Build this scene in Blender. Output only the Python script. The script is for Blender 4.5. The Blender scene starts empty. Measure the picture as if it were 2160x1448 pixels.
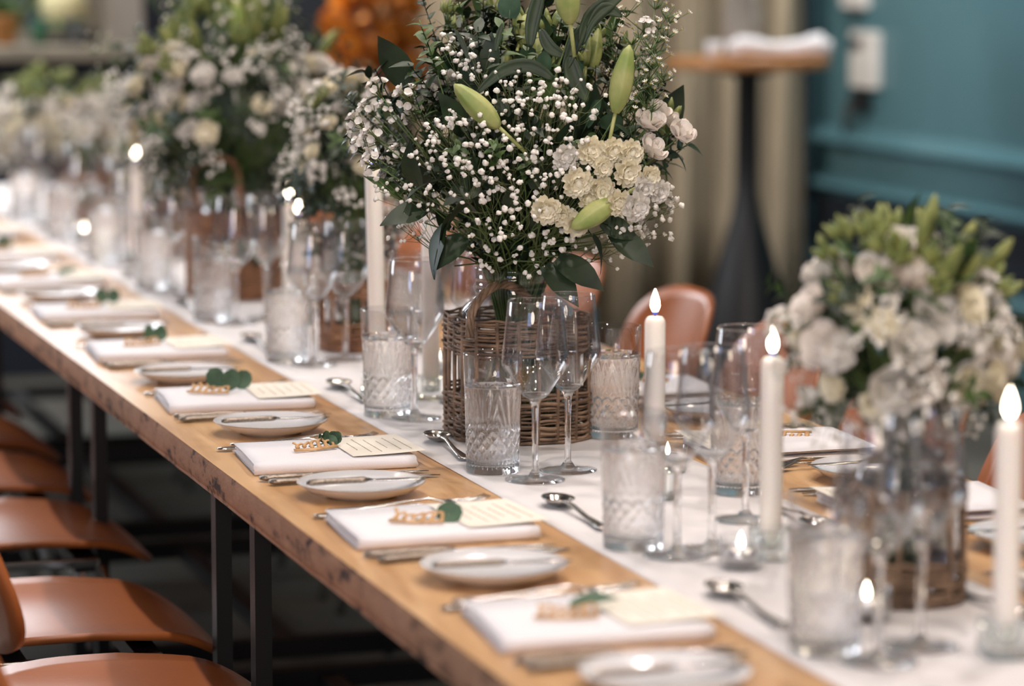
import bpy, math, random
from math import sin, cos, pi, radians, atan, sqrt
from mathutils import Vector, Matrix, Euler, noise
random.seed(7)
SC = bpy.context.scene
COL = SC.collection
# ------------------------------------------------------------------ camera
F = 6500.0; CX, CY = 1080.0, 724.0; HY = -105.0
TH = atan((CY-HY)/F); YAW = atan(2080/(F/cos(TH)))
FWD = Vector((sin(YAW)*cos(TH), cos(YAW)*cos(TH), -sin(TH)))
RT = Vector((cos(YAW), -sin(YAW), 0)); UP = RT.cross(FWD)
CAM = Vector((0, 0, 1.47))
def W(px, py, depth):
    """world point on the sight line of a photo pixel, at a distance in metres"""
    return CAM + (FWD*F + RT*(px-CX) - UP*(py-CY))*(depth/F)
cam = bpy.data.cameras.new('camera'); camo = bpy.data.objects.new('camera', cam); COL.objects.link(camo)
camo.location = CAM
camo.rotation_euler = Matrix((RT, UP, -FWD)).transposed().to_euler()
cam.sensor_width = 36; cam.lens = F/2160*36; cam.clip_start = .05; cam.clip_end = 100
cam.dof.use_dof = True; cam.dof.focus_distance = 4.36; cam.dof.aperture_fstop = 2.5; cam.dof.aperture_blades = 0
SC.camera = camo
SC.view_settings.view_transform = 'Standard'; SC.view_settings.look = 'None'; SC.view_settings.gamma = 1
SC.view_settings.use_curve_mapping = False
SC.view_settings.exposure = -0.52
cy = SC.cycles
cy.use_denoising = True; cy.max_bounces = 24; cy.transmission_bounces = 22; cy.glossy_bounces = 10; cy.diffuse_bounces = 4
cy.transparent_max_bounces = 32; cy.sample_clamp_indirect = 60; cy.caustics_refractive = True; cy.caustics_reflective = False
# ------------------------------------------------------------------ world and lights
w = bpy.data.worlds.new('world'); SC.world = w; w.use_nodes = True
w.node_tree.nodes['Background'].inputs[0].default_value = (.55, .62, .8, 1)
w.node_tree.nodes['Background'].inputs[1].default_value = .22
def light(kind, loc, power, col, size=.1, to=None, sy=None, spot=None):
    l = bpy.data.lights.new('lamp', kind); l.energy = power; l.color = col
    if kind == 'AREA':
        l.shape = 'RECTANGLE' if sy else 'DISK'; l.size = size
        if sy: l.size_y = sy
    else: l.shadow_soft_size = size
    if spot: l.spot_size = radians(spot); l.spot_blend = .6
    o = bpy.data.objects.new('lamp', l); o.location = loc; COL.objects.link(o)
    if to is not None: o.rotation_euler = (Vector(to)-Vector(loc)).to_track_quat('-Z', 'Y').to_euler()
    return o
WARM = (1, .78, .6); YWIN = 10.35
for i, y in enumerate((1.9, 3.1, 4.3, 5.5, 6.7, 7.9, 9.1)):            # small ceiling downlights in two rows over the table
    for x in (1.05, 2.0): light('SPOT', (x, y+(.3 if x > 1 else 0), 2.85), 62, (1, .875, .81), .035, (1.38, y+(.3 if x > 1 else 0), .7), spot=110)
for x, y, z, p in ((.2, 2.6, 2.5, 14), (2.6, 3.4, 2.5, 14), (2.9, 6.3, 2.4, 14), (.3, 8.2, 2.4, 14), (1.3, .6, 2.5, 20), (2.2, 1.4, 2.3, 16)):
    light('POINT', (x, y, z), p, WARM, .03)                           # bare bulbs hanging round the room
light('AREA', (.9, YWIN, 2.05), 75, (.92, .95, 1), 2.0, (1.15, 6.6, .75), .7)     # daylight in the back window
light('AREA', (-1.8, 8.0, 2.0), 110, (.86, .92, 1), 1.6, (1.2, 7.6, .8), 1.4)   # daylight of the side window
light('AREA', (-1.9, .2, 2.1), 40, (.45, .6, 1), 1.2, (1.3, 3.6, .8), 1.2)      # daylight of the window behind
light('AREA', (-1.1, -.5, 2.3), 105, (1, .84, .70), 1.2, (1.5, 4.5, .9))           # warm fill added behind the camera, brightens flower faces and table edge
light('SPOT', (2.9, 4.9, 2.8), 170, (1, .95, .9), .12, (4.5, 7.4, 1.5), spot=75)
light('SPOT', (3.9, 8.9, 2.9), 230, (1, .96, .91), .06, (4.5, 9.3, .7), spot=95)   # spot added close to the teal wall to brighten its rail tops
light('SPOT', (1.9, 9.3, 2.3), 150, (1, .84, .66), .08, (3.8, 10.5, 1.0), spot=80)
# ------------------------------------------------------------------ mesh builder
class MB:
    def __init__(s): s.v = []; s.f = []; s.m = []
    def add(s, vs, fs, mi=0):
        b = len(s.v); s.v += [tuple(p) for p in vs]; s.f += [tuple(i+b for i in f) for f in fs]; s.m += [mi]*len(fs); return s
    def box(s, a, b, mi=0):
        x0, y0, z0 = a; x1, y1, z1 = b
        return s.add([(x0,y0,z0),(x1,y0,z0),(x1,y1,z0),(x0,y1,z0),(x0,y0,z1),(x1,y0,z1),(x1,y1,z1),(x0,y1,z1)],
                     [(0,3,2,1),(4,5,6,7),(0,1,5,4),(1,2,6,5),(2,3,7,6),(3,0,4,7)], mi)
    def loops(s, L, mi=0, cap0=True, cap1=True, wrap=False):
        n = len(L[0]); vs = [p for l in L for p in l]; fs = []
        K = len(L)
        for k in range(K if wrap else K-1):
            for i in range(n):
                j = (i+1) % n; a = k*n; b = ((k+1) % K)*n
                fs.append((a+i, a+j, b+j, b+i))
        if not wrap:
            if cap0: fs.append(tuple(range(n-1, -1, -1)))
            if cap1: fs.append(tuple((K-1)*n+i for i in range(n)))
        return s.add(vs, fs, mi)
    def lathe(s, prof, n=24, mi=0, c=(0, 0, 0), cap=True, wrap=False):
        return s.loops([[(c[0]+r*cos(2*pi*i/n), c[1]+r*sin(2*pi*i/n), c[2]+z) for i in range(n)] for r, z in prof], mi, cap, cap, wrap)
    def tube(s, pts, r, n=5, mi=0, closed=False, flat=1.0):
        pts = [Vector(p) for p in pts]; K = len(pts); L = []
        rr = r if hasattr(r, '__len__') else [r]*K
        ref = Vector((0, 0, 1))
        for k in range(K):
            a = pts[k-1] if (k or closed) else pts[k]; b = pts[(k+1) % K] if (k < K-1 or closed) else pts[k]
            t = (b-a)
            if t.length < 1e-9: t = Vector((0, 0, 1))
            t.normalize()
            u = t.cross(ref)
            if u.length < .05: u = t.cross(Vector((1, 0, 0)))
            u.normalize(); v = u.cross(t)
            L.append([pts[k]+u*(rr[k]*cos(2*pi*i/n))+v*(rr[k]*flat*sin(2*pi*i/n)) for i in range(n)])
        return s.loops(L, mi, wrap=closed)
    def sweep(s, secs, n=8, mi=0, pw=1.0):
        """sections (x, y, z, half width along y, half height along z), swept along x"""
        L = []
        for x, y, z, hw, hh in secs:
            L.append([(x, y+hw*math.copysign(abs(cos(2*pi*i/n))**pw, cos(2*pi*i/n)), z+hh*math.copysign(abs(sin(2*pi*i/n))**pw, sin(2*pi*i/n))) for i in range(n)])
        return s.loops(L, mi)
    def blob(s, c, r, mi=0, sub=1, jit=.25, sc=(1, 1, 1)):
        vs, fs = ICO[sub]
        b = [Vector(c)+Vector((p[0]*sc[0], p[1]*sc[1], p[2]*sc[2]))*(r*(1+jit*random.uniform(-1, 1))) for p in vs]
        return s.add(b, fs, mi)
    def mesh(s, name, mats, smooth=True):
        me = bpy.data.meshes.new(name); me.from_pydata(s.v, [], s.f)
        for m in (mats if isinstance(mats, (list, tuple)) else [mats]): me.materials.append(m)
        if any(s.m): me.polygons.foreach_set('material_index', s.m)
        if smooth: me.polygons.foreach_set('use_smooth', [True]*len(me.polygons))
        me.update(); return me
def _ico():
    t = (1+5**.5)/2
    v = [Vector(p).normalized() for p in ((-1,t,0),(1,t,0),(-1,-t,0),(1,-t,0),(0,-1,t),(0,1,t),(0,-1,-t),(0,1,-t),(t,0,-1),(t,0,1),(-t,0,-1),(-t,0,1))]
    f = [(0,11,5),(0,5,1),(0,1,7),(0,7,10),(0,10,11),(1,5,9),(5,11,4),(11,10,2),(10,7,6),(7,1,8),(3,9,4),(3,4,2),(3,2,6),(3,6,8),(3,8,9),(4,9,5),(2,4,11),(6,2,10),(8,6,7),(9,8,1)]
    out = [(list(v), list(f))]
    for _ in range(2):
        v, f = list(out[-1][0]), []; mid = {}
        def m(a, b):
            k = (min(a, b), max(a, b))
            if k not in mid: v.append(((v[a]+v[b])/2).normalized()); mid[k] = len(v)-1
            return mid[k]
        for a, b, c in out[-1][1]:
            x, y, z = m(a, b), m(b, c), m(c, a); f += [(a,x,z),(b,y,x),(c,z,y),(x,y,z)]
        out.append((v, f))
    return out
ICO = _ico()
def link(name, data, parent=None, loc=(0, 0, 0), rot=None):
    o = bpy.data.objects.new(name, data); COL.objects.link(o)
    o.location = loc
    if rot is not None:
        if isinstance(rot, Matrix): o.rotation_mode = 'QUATERNION'; o.rotation_quaternion = rot.to_quaternion()
        else: o.rotation_euler = rot
    if parent: o.parent = parent
    return o
def obj(name, mb, mats, parent=None, loc=(0, 0, 0), rot=None, smooth=True):
    return link(name, mb.mesh(name, mats, smooth), parent, loc, rot)
def tag(o, label, cat, group=None):
    o['label'] = label; o['category'] = cat
    if group: o['group'] = group
    return o
def thing(name, label, cat, loc, rz=0, group=None):
    return tag(link(name, None, None, loc, (0, 0, rz)), label, cat, group)
def struct(o): o['kind'] = 'structure'; return o
def stuff(o): o['kind'] = 'stuff'; return o
def dup(root, loc, rz, label, group=None):
    def cp(o, par):
        c = o.copy(); COL.objects.link(c); c.parent = par
        for ch in o.children: cp(ch, c)
        return c
    kids = list(root.children); r = root.copy(); COL.objects.link(r)
    for k in kids: cp(k, r)
    r.location = loc; r.rotation_euler = (0, 0, rz); r['label'] = label
    if group: r['group'] = group
    return r
def bev(o, wd=.002, seg=2):
    m = o.modifiers.new('bevel', 'BEVEL'); m.width = wd; m.segments = seg; m.limit_method = 'ANGLE'; return o
# ------------------------------------------------------------------ materials
def nmat(name):
    m = bpy.data.materials.new(name); m.use_nodes = True; nt = m.node_tree
    return m, nt, nt.nodes['Principled BSDF'], nt.nodes.new, nt.links.new
def mat(name, col, rough=.6, metal=0, var=0, scale=8, bump=0, bscale=60, sub=0, stretch=None, col2=None, coat=0, sheen=0, trans=0):
    m, nt, b, new, ln = nmat(name)
    b.inputs['Base Color'].default_value = (*col, 1); b.inputs['Roughness'].default_value = rough; b.inputs['Metallic'].default_value = metal
    if coat: b.inputs['Coat Weight'].default_value = coat; b.inputs['Coat Roughness'].default_value = .15
    if sheen: b.inputs['Sheen Weight'].default_value = sheen
    if sub:
        b.inputs['Subsurface Weight'].default_value = sub; b.inputs['Subsurface Radius'].default_value = (1, .6, .35); b.inputs['Subsurface Scale'].default_value = .02
    tc = new('ShaderNodeTexCoord'); mp = new('ShaderNodeMapping'); ln(tc.outputs['Object'], mp.inputs[0])
    if stretch: mp.inputs['Scale'].default_value = stretch
    if var or col2:
        n = new('ShaderNodeTexNoise'); n.inputs['Scale'].default_value = scale; n.inputs['Detail'].default_value = 5
        ln(mp.outputs[0], n.inputs['Vector'])
        r = new('ShaderNodeValToRGB'); c2 = col2 or tuple(c*(1-var) for c in col)
        r.color_ramp.elements[0].position = .35; r.color_ramp.elements[1].position = .65
        r.color_ramp.elements[0].color = (*c2, 1); r.color_ramp.elements[1].color = (*col, 1)
        ln(n.outputs['Fac'], r.inputs[0]); ln(r.outputs[0], b.inputs['Base Color'])
    if bump:
        n2 = new('ShaderNodeTexNoise'); n2.inputs['Scale'].default_value = bscale; n2.inputs['Detail'].default_value = 4
        ln(mp.outputs[0], n2.inputs['Vector'])
        bp = new('ShaderNodeBump'); bp.inputs['Strength'].default_value = bump; bp.inputs['Distance'].default_value = .002
        ln(n2.outputs['Fac'], bp.inputs['Height']); ln(bp.outputs[0], b.inputs['Normal'])
    return m
def glass(name, ior=1.48, clear=.45, tint=(1, 1, 1), rough=0.0):
    """clear glass: part refracted, part passed straight on so that it throws only a light shadow"""
    m, nt, b, new, ln = nmat(name); nt.nodes.remove(b)
    g = new('ShaderNodeBsdfGlass'); g.inputs['IOR'].default_value = ior; g.inputs['Roughness'].default_value = rough; g.inputs['Color'].default_value = (*tint, 1)
    t = new('ShaderNodeBsdfTransparent'); t.inputs['Color'].default_value = (*tint, 1)
    mx = new('ShaderNodeMixShader'); mx.inputs[0].default_value = clear
    ln(g.outputs[0], mx.inputs[1]); ln(t.outputs[0], mx.inputs[2]); ln(mx.outputs[0], nt.nodes['Material Output'].inputs[0])
    return m
def thin_glass(name):
    """thin clear wall: light goes straight through, mirrored by the Fresnel amount"""
    m, nt, b, new, ln = nmat(name); nt.nodes.remove(b)
    g = new('ShaderNodeBsdfGlossy'); g.inputs['Roughness'].default_value = 0.0
    t = new('ShaderNodeBsdfTransparent'); t.inputs['Color'].default_value = (.965, .968, .972, 1)
    f = new('ShaderNodeLayerWeight'); f.inputs['Blend'].default_value = .5
    pw = new('ShaderNodeMath'); pw.operation = 'POWER'; pw.inputs[1].default_value = 2.8; ln(f.outputs['Facing'], pw.inputs[0])
    ma = new('ShaderNodeMath'); ma.operation = 'MULTIPLY_ADD'; ma.inputs[1].default_value = .75; ma.inputs[2].default_value = .06; ln(pw.outputs[0], ma.inputs[0])
    mx = new('ShaderNodeMixShader'); ln(ma.outputs[0], mx.inputs[0]); ln(t.outputs[0], mx.inputs[1]); ln(g.outputs[0], mx.inputs[2])
    ln(mx.outputs[0], nt.nodes['Material Output'].inputs[0]); return m
def emit(name, col, s):
    m, nt, b, new, ln = nmat(name); nt.nodes.remove(b)
    e = new('ShaderNodeEmission'); e.inputs[0].default_value = (*col, 1); e.inputs[1].default_value = s
    ln(e.outputs[0], nt.nodes['Material Output'].inputs[0]); return m
def wood_top():
    m, nt, b, new, ln = nmat('table wood'); b.inputs['Roughness'].default_value = .32
    tc = new('ShaderNodeTexCoord'); mp = new('ShaderNodeMapping'); mp.inputs['Scale'].default_value = (9, .9, 9)
    ln(tc.outputs['Object'], mp.inputs[0])
    n = new('ShaderNodeTexNoise'); n.inputs['Scale'].default_value = 2.2; n.inputs['Detail'].default_value = 7; n.inputs['Distortion'].default_value = 1.6
    ln(mp.outputs[0], n.inputs['Vector'])
    r = new('ShaderNodeValToRGB'); e = r.color_ramp.elements
    e[0].position = .33; e[0].color = (.47, .25, .10, 1); e[1].position = .62; e[1].color = (.68, .43, .215, 1)
    ln(n.outputs['Fac'], r.inputs[0]); ln(r.outputs[0], b.inputs['Base Color'])
    return m
def wood_edge():
    m, nt, b, new, ln = nmat('rough table edge'); b.inputs['Roughness'].default_value = .75
    tc = new('ShaderNodeTexCoord'); mp = new('ShaderNodeMapping'); mp.inputs['Scale'].default_value = (1, 1, 2.2); ln(tc.outputs['Object'], mp.inputs[0])
    n = new('ShaderNodeTexNoise'); n.inputs['Scale'].default_value = 16; n.inputs['Detail'].default_value = 8; n.inputs['Roughness'].default_value = .65
    ln(mp.outputs[0], n.inputs['Vector'])
    r = new('ShaderNodeValToRGB'); e = r.color_ramp.elements
    e[0].position = .37; e[0].color = (.05, .028, .02, 1); e[1].position = .47; e[1].color = (.42, .23, .13, 1)
    r.color_ramp.elements.new(.7).color = (.52, .31, .19, 1)
    ln(n.outputs['Fac'], r.inputs[0]); ln(r.outputs[0], b.inputs['Base Color'])
    bp = new('ShaderNodeBump'); bp.inputs['Strength'].default_value = .6; bp.inputs['Distance'].default_value = .004
    ln(n.outputs['Fac'], bp.inputs['Height']); ln(bp.outputs[0], b.inputs['Normal']); return m
def matte(m, v): m.node_tree.nodes['Principled BSDF'].inputs['Specular IOR Level'].default_value = v; return m
M = dict(
 wood=wood_top(), edge=wood_edge(),
 linen=mat('white linen', (.80, .78, .78), .9, bump=.25, bscale=350, sheen=.2),
 napkin=mat('white cotton napkin', (.84, .83, .86), .9, bump=.2, bscale=400, sheen=.2),
 card=mat('cream paper', (.86, .81, .71), .8), ink=mat('grey print', (.50, .46, .36), .9),
 cutwood=mat('pale cut plywood', (.72, .46, .23), .6, col2=(.50, .28, .12), scale=60),
 silver=mat('silver plate', (.55, .52, .49), .18, 1, bump=.12, bscale=90),
 ornate=mat('patterned silver plate', (.34, .29, .24), .3, 1, bump=1.0, bscale=200, var=.4, scale=220),
 china=mat('white glazed china', (.80, .81, .84), .12, coat=.5), rim=mat('dark rim line', (.35, .27, .20), .3),
 glass=thin_glass('thin clear glass'), solid=glass('solid clear glass', 1.48, .15), crystal=glass('cut crystal', 1.48, .22), jarglass=thin_glass('jar glass'),
 aqua=glass('greenish block glass', 1.5, .3, (.975, .997, .993)), water=glass('water', 1.33, .1),
 wax=mat('white candle wax', (.92, .87, .82), .45, sub=.6), wick=mat('charred wick', (.02, .018, .015), .9),
 flame=emit('candle flame', (1, .86, .66), 26), flamebase=emit('blue root of the flame', (.12, .2, 1), 1.6),
 tin=mat('tealight tin', (.7, .7, .7), .3, 1),
 wicker=mat('brown willow', (.38, .25, .165), .6, col2=(.12, .078, .052), scale=30, bump=.4, bscale=200),
 wickerred=mat('reddish brown willow', (.42, .21, .11), .6, col2=(.22, .10, .055), scale=30, bump=.4, bscale=200),
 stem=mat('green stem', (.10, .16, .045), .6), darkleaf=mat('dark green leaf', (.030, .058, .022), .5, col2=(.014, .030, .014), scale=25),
 midleaf=mat('mid green leaf', (.10, .17, .045), .5, col2=(.05, .10, .03), scale=30), euc=mat('eucalyptus leaf', (.085, .16, .095), .6, col2=(.045, .10, .055), scale=40),
 lime=mat('lime green bud', (.36, .38, .13), .5, col2=(.16, .21, .06), scale=40), lily=mat('pale green lily bud', (.52, .52, .22), .5, col2=(.25, .34, .09), scale=22),
 white=mat('white petal', (.86, .83, .77), .7, sub=.15), cream=mat('cream petal', (.90, .84, .66), .7, sub=.15), blush=mat('soft white petal', (.88, .82, .76), .7, sub=.15),
 gyp=mat('tiny white blossom', (.88, .86, .80), .8), twig=mat('fine green twig', (.13, .16, .06), .6), yellow=mat('flower eye', (.6, .5, .12), .7),
 tan=matte(mat('tan moulded shell', (.40, .125, .036), .33, var=.18, scale=6, bump=.08, bscale=120), .42),
 chrome=mat('polished steel', (.62, .62, .62), .16, 1), black=mat('black metal', (.012, .012, .014), .45),
 floor=mat('dark floor', (.075, .065, .055), .5, col2=(.20, .20, .17), scale=.9, bump=.1), teal=mat('teal painted panelling', (.085, .195, .235), .30, var=.08, scale=3),  # floor: paler second colour paints in patches of window light
 navy=mat('navy painted wall', (.008, .014, .026), .6), curtain=mat('beige curtain', (.44, .37, .27), .9, var=.5, scale=7, bump=.3, bscale=200, stretch=(3, 3, .15)),
 plaster=mat('grey plaster', (.34, .31, .27), .8), ceiling=mat('dark ceiling', (.08, .075, .07), .9), sill=mat('grey stone sill', (.30, .27, .21), .7, var=.3, scale=7),
 bistro=mat('orange brown table top', (.62, .28, .09), .35, var=.3, scale=20), plastic=mat('off white plastic', (.72, .70, .68), .4),
 orange=mat('burnt orange leaf', (.82, .33, .03), .6, col2=(.30, .08, .008), scale=14), hedge=mat('sunlit hedge leaf', (.28, .34, .08), .7, col2=(.10, .15, .03), scale=6),
 shade=mat('pale yellow shade', (.80, .74, .42), .8), darkwood=mat('dark wood', (.03, .02, .015), .5), soil=mat('bottle green', (.03, .12, .06), .2), pane=glass('window pane', 1.45, .9))
# ------------------------------------------------------------------ the room
YB, XR = 10.6, 4.52
struct(obj('floor', MB().box((-4, -2, -.1), (XR, YB, 0)), M['floor'], smooth=False))
struct(obj('ceiling', MB().box((-4, -2, 3.0), (XR, YB+.2, 3.1)), M['ceiling'], smooth=False))
# back wall with the window opening at its left
WX1 = 2.02; SZ = 1.15
wb = MB().box((WX1, YB, 0), (XR, YB+.2, 3.0)).box((-4, YB, 0), (WX1, YB+.2, SZ-.05)).box((-4, YB, 2.5), (WX1, YB+.2, 3.0)).box((-4, YB, SZ-.05), (-.2, YB+.2, 2.5))
struct(obj('wall_back', wb, M['navy'], smooth=False))
wr = struct(obj('wall_right', MB().box((XR, -2, 0), (XR+.15, YB, 3.0)), M['teal'], smooth=False))
def rail(z0, h, d, name='trim_1'):
    mb = MB(); prof = [(0, 0), (d*.5, .1*h), (d, .3*h), (d*.95, .42*h), (d*.55, .66*h), (d*.2, .86*h), (d*.1, h), (0, h)]
    mb.loops([[(XR-a, y, z0+b) for a, b in prof] for y in (-2, YB-.13)]); return obj(name, mb, M['teal'], smooth=False)
struct(rail(.765, .075, .065, 'trim_1')); struct(rail(.60, .065, .055, 'trim_2'))
struct(obj('trim_3', MB().box((XR-.02, -2, .40), (XR-.001, YB-.13, .585)), M['navy'], smooth=False))
struct(rail(.30, .08, .03, 'trim_4')); struct(bev(obj('baseboard_right', MB().box((XR-.02, -2, 0), (XR, YB-.13, .16)), M['teal'], smooth=False), .006))
# window: sill, reveal, frame, pane
wn = struct(link('window_1', None, None, (0, YB, SZ)))
bev(obj('sill', MB().box((-.2, -.22, -.05), (WX1+.02, .25, 0)), M['sill'], wn, smooth=False), .008)
obj('reveal', MB().box((WX1-.13, -.03, 0), (WX1, .22, 1.35)), M['plaster'], wn, smooth=False)
fr = MB()
for x in (-.2, .5, 1.2, WX1-.17): fr.box((x, .10, 0), (x+.04, .15, 1.35))
fr.box((-.2, .10, 0), (WX1-.13, .15, .04)).box((-.2, .10, 1.31), (WX1-.13, .15, 1.35))
obj('window_frame', fr, M['plaster'], wn, smooth=False)
obj('pane', MB().box((-.16, .12, .04), (WX1-.17, .126, 1.31)), M['pane'], wn, smooth=False)
# curtain of loose folds
def curtain():
    mb = MB(); nx = 150; x0, x1 = 2.93, XR-.06; prev = []
    for j, z in enumerate((.02, .5, 1.0, 1.5, 2.0, 2.9)):
        row = []
        for i in range(nx+1):
            u = i/nx; x = x0+(x1-x0)*u
            d = .085*sin(u*46+1.2*sin(u*9)+.25*j*sin(u*5))+.02*sin(u*101+j*.3)
            row.append((x, YB-.17+d*(.8+.06*j), z))
        prev.append(row)
    n = nx+1; vs = [p for r in prev for p in r]; fs = [(j*n+i, j*n+i+1, (j+1)*n+i+1, (j+1)*n+i) for j in range(5) for i in range(nx)]
    o = obj('curtain', MB().add(vs, fs), M['curtain']); m = o.modifiers.new('s', 'SOLIDIFY'); m.thickness = .004
    return tag(o, 'long beige curtain hanging in folds across the back wall', 'curtain')
curtain()
# ------------------------------------------------------------------ background things
def leafgrid(L, Wd, curl=.2, fold=.15, n=6, tipp=1.0, base=.15, wave=0):
    """leaf along +Z from the origin, face towards +Y"""
    vs = []; fs = []
    for k in range(n+1):
        t = k/n; wd = Wd/2*(sin(pi*min(1, base+t*(1-base)))**tipp) if t < 1 else .0004
        z = L*t; y = -curl*L*t*t
        for s in (-1, 0, 1): vs.append((s*wd, y+abs(s)*fold*wd+wave*sin(9*t+s), z))
    for k in range(n):
        for c in (0, 1): a = k*3+c; fs.append((a, a+1, a+4, a+3))
    return vs, fs
def xf(vs, Mx): return [Mx @ Vector(p) for p in vs]
def orient(d, roll=0, loc=(0, 0, 0)):
    q = Vector(d).to_track_quat('Z', 'Y'); return Matrix.Translation(Vector(loc)) @ q.to_matrix().to_4x4() @ Matrix.Rotation(roll, 4, 'Z')
def hedge_bush(loc, rx, rz, label):
    t = thing('hedge_bush', label, 'bush', loc)
    lv = MB(); 
    for _ in range(900):
        a, b = random.uniform(0, 2*pi), random.uniform(-.2, pi/2); r = random.uniform(.7, 1)
        p = (rx*r*cos(a)*cos(b), rx*.6*r*sin(a)*cos(b), rz*(.45+.55*r*sin(b)))
        vs, fs = leafgrid(.10, .06, .2); lv.add(xf(vs, orient((cos(a)+random.uniform(-.5, .5), sin(a), random.uniform(-.3, 1)), random.uniform(0, 6), p)), fs)
    stuff(obj('foliage', lv, M['hedge'], t)); tk = MB()
    for i in range(5): tk.tube([(0, 0, 0), (random.uniform(-.2, .2)*rx, 0, rz*.4), (random.uniform(-.5, .5)*rx, 0, rz*.75)], [.03, .02, .01], 6)
    obj('trunk', tk, M['darkwood'], t)
hedge_bush((2.05, 14.0, 0), .8, 1.65, 'sunlit green bush outside the window, beside the lampshade')
hedge_bush((.35, 13.4, 0), .7, 1.75, 'sunlit green bush outside the window at the left frame edge')
struct(obj('ground_outside', MB().box((-4, YB+.2, -.1), (6, 20, 0)), M['hedge'], smooth=False))
light('AREA', (.8, 12.2, 3.4), 220, (1, .95, .75), 1.5, (1.5, 14, .9))
# things on the sill
l = thing('table_lamp', 'small lamp with a pale yellow shade standing on the window sill', 'lamp', (1.74, YB-.06, SZ))
obj('base', MB().lathe([(.001, 0), (.05, 0), (.05, .01), (.012, .02), (.01, .10)], 20), M['black'], l)
obj('lamp_shade', MB().lathe([(.09, .09), (.062, .22), (.060, .22), (.087, .09)], 24, cap=False, wrap=True), M['shade'], l)
def bottle(nm, label, x, r, h, m, y=YB-.08):
    t = obj(nm, MB().lathe([(.001, 0), (r, 0), (r, h*.55), (r*.45, h*.72), (r*.38, h*.95), (r*.45, h*.96), (r*.45, h), (.001, h)], 20), m, loc=(x, y, SZ)); tag(t, label, 'bottle' if nm == 'bottle' else 'pot'); return t
bottle('bottle', 'dark green glass bottle on the window sill', 1.655, .028, .12, M['soil'])
bottle('bottle', 'squat black bottle on the window sill under the lampshade', 1.78, .035, .06, M['black'], YB-.15)
po = thing('flower_pot', 'orange brown pot with dark leaves at the left end of the sill', 'pot', (1.535, YB-.08, SZ))
obj('pot', MB().lathe([(.001, 0), (.035, 0), (.05, .09), (.053, .09), (.053, .1), (.044, .1), (.03, .01), (.001, .01)], 20), M['bistro'], po)
lf = MB()
for _ in range(40):
    vs, fs = leafgrid(random.uniform(.06, .13), .03, .4); lf.add(xf(vs, orient((random.gauss(0, .6), random.gauss(0, .6), 1), random.uniform(0, 6), (0, 0, .07))), fs)
stuff(obj('foliage', lf, M['midleaf'], po))
# orange dried leaves on a black stand
op = W(792, 190, 9.75); st = thing('plant_stand', 'black stand under the orange leaf display by the navy wall', 'stand', (op.x, op.y, 0))
obj('post', MB().box((-.03, -.03, .03), (.03, .03, op.z-.12)), M['black'], st); obj('foot', MB().lathe([(.001, 0), (.15, 0), (.15, .02), (.04, .03), (.001, .03)], 24), M['black'], st)
obj('shelf', MB().lathe([(.001, op.z-.12), (.13, op.z-.12), (.13, op.z-.10), (.001, op.z-.10)], 24), M['black'], st)
ol = thing('orange_leaf_display', 'tall pot of burnt orange leaves before the navy back wall', 'plant', (op.x, op.y, op.z-.10))
obj('pot', MB().lathe([(.001, 0), (.05, 0), (.07, .10), (.06, .10), (.001, .02)], 20), M['bistro'], ol)
lf = MB()
for _ in range(420):
    z = random.random()**1.1*.52; r = (.15-.16*z)*random.uniform(.5, 1)+.01; a = random.uniform(0, 2*pi)
    vs, fs = leafgrid(.07, .05, .3, .1); lf.add(xf(vs, orient((cos(a), sin(a), random.uniform(-.2, .9)), random.uniform(0, 6), (r*cos(a), r*sin(a), .10+z))), fs)
stuff(obj('foliage', lf, M['orange'], ol)); obj('stem', MB().tube([(0, 0, .02), (0, 0, .62)], .008, 6), M['darkwood'], ol)
# high bar table with cloth, bowl and jug
bt = W(1578, 122, 9.35); bz = bt.z; bl = (bt.x, bt.y, 0)
t = thing('high_bar_table', 'high round bar table with orange wooden top before the beige curtain', 'table', bl)
bev(obj('table_top', MB().lathe([(.001, bz-.032), (.24, bz-.032), (.25, bz-.025), (.25, bz-.004), (.246, bz), (.001, bz)], 48), M['bistro'], t), .001)
obj('pedestal', MB().lathe([(.001, .0), (.20, 0), (.20, .02), (.17, .2), (.11, .45), (.05, .66), (.035, .74), (.034, bz-.06), (.10, bz-.04), (.10, bz-.033), (.001, bz-.033)], 24), M['black'], t)
def roll(a, r, h, lab):
    L = []; n = 14
    for k in range(22):
        u = k/21; x = -a/2+a*u; e = 1 if 1 < k < 20 else .75
        rr = r*(1-.22*sin(pi*u*1.1)+.08*sin(9*u))*e
        L.append([(x, rr*1.6*cos(2*pi*i/n), rr*.9+rr*.9*sin(2*pi*i/n)*(1+.06*sin(5*i+k))) for i in range(n)])
    return MB().loops(L)
q = obj('folded_cloth', roll(.31, .038, 0, 0), M['napkin'], loc=(bt.x+.085, bt.y-.04, bz+.001), rot=(0, 0, -YAW)); tag(q, 'rolled white cloth lying on the high bar table', 'cloth')
q = obj('votive_glass', MB().lathe([(.001, 0), (.024, 0), (.028, .05), (.025, .05), (.021, .006), (.001, .006)], 24), M['china'], loc=(bt.x-.11, bt.y+.02-.02, bz+.001)); tag(q, 'small white cup on the high bar table beside the rolled cloth', 'cup')
q = obj('jug', MB().lathe([(.001, 0), (.045, 0), (.06, .04), (.06, .12), (.05, .17), (.055, .22), (.05, .22), (.045, .17), (.05, .11), (.05, .04), (.001, .02)], 28), M['plaster'], loc=(bt.x+.03, bt.y+.125, bz+.001)); tag(q, 'pale jug standing behind the rolled cloth on the high table', 'jug')
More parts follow.
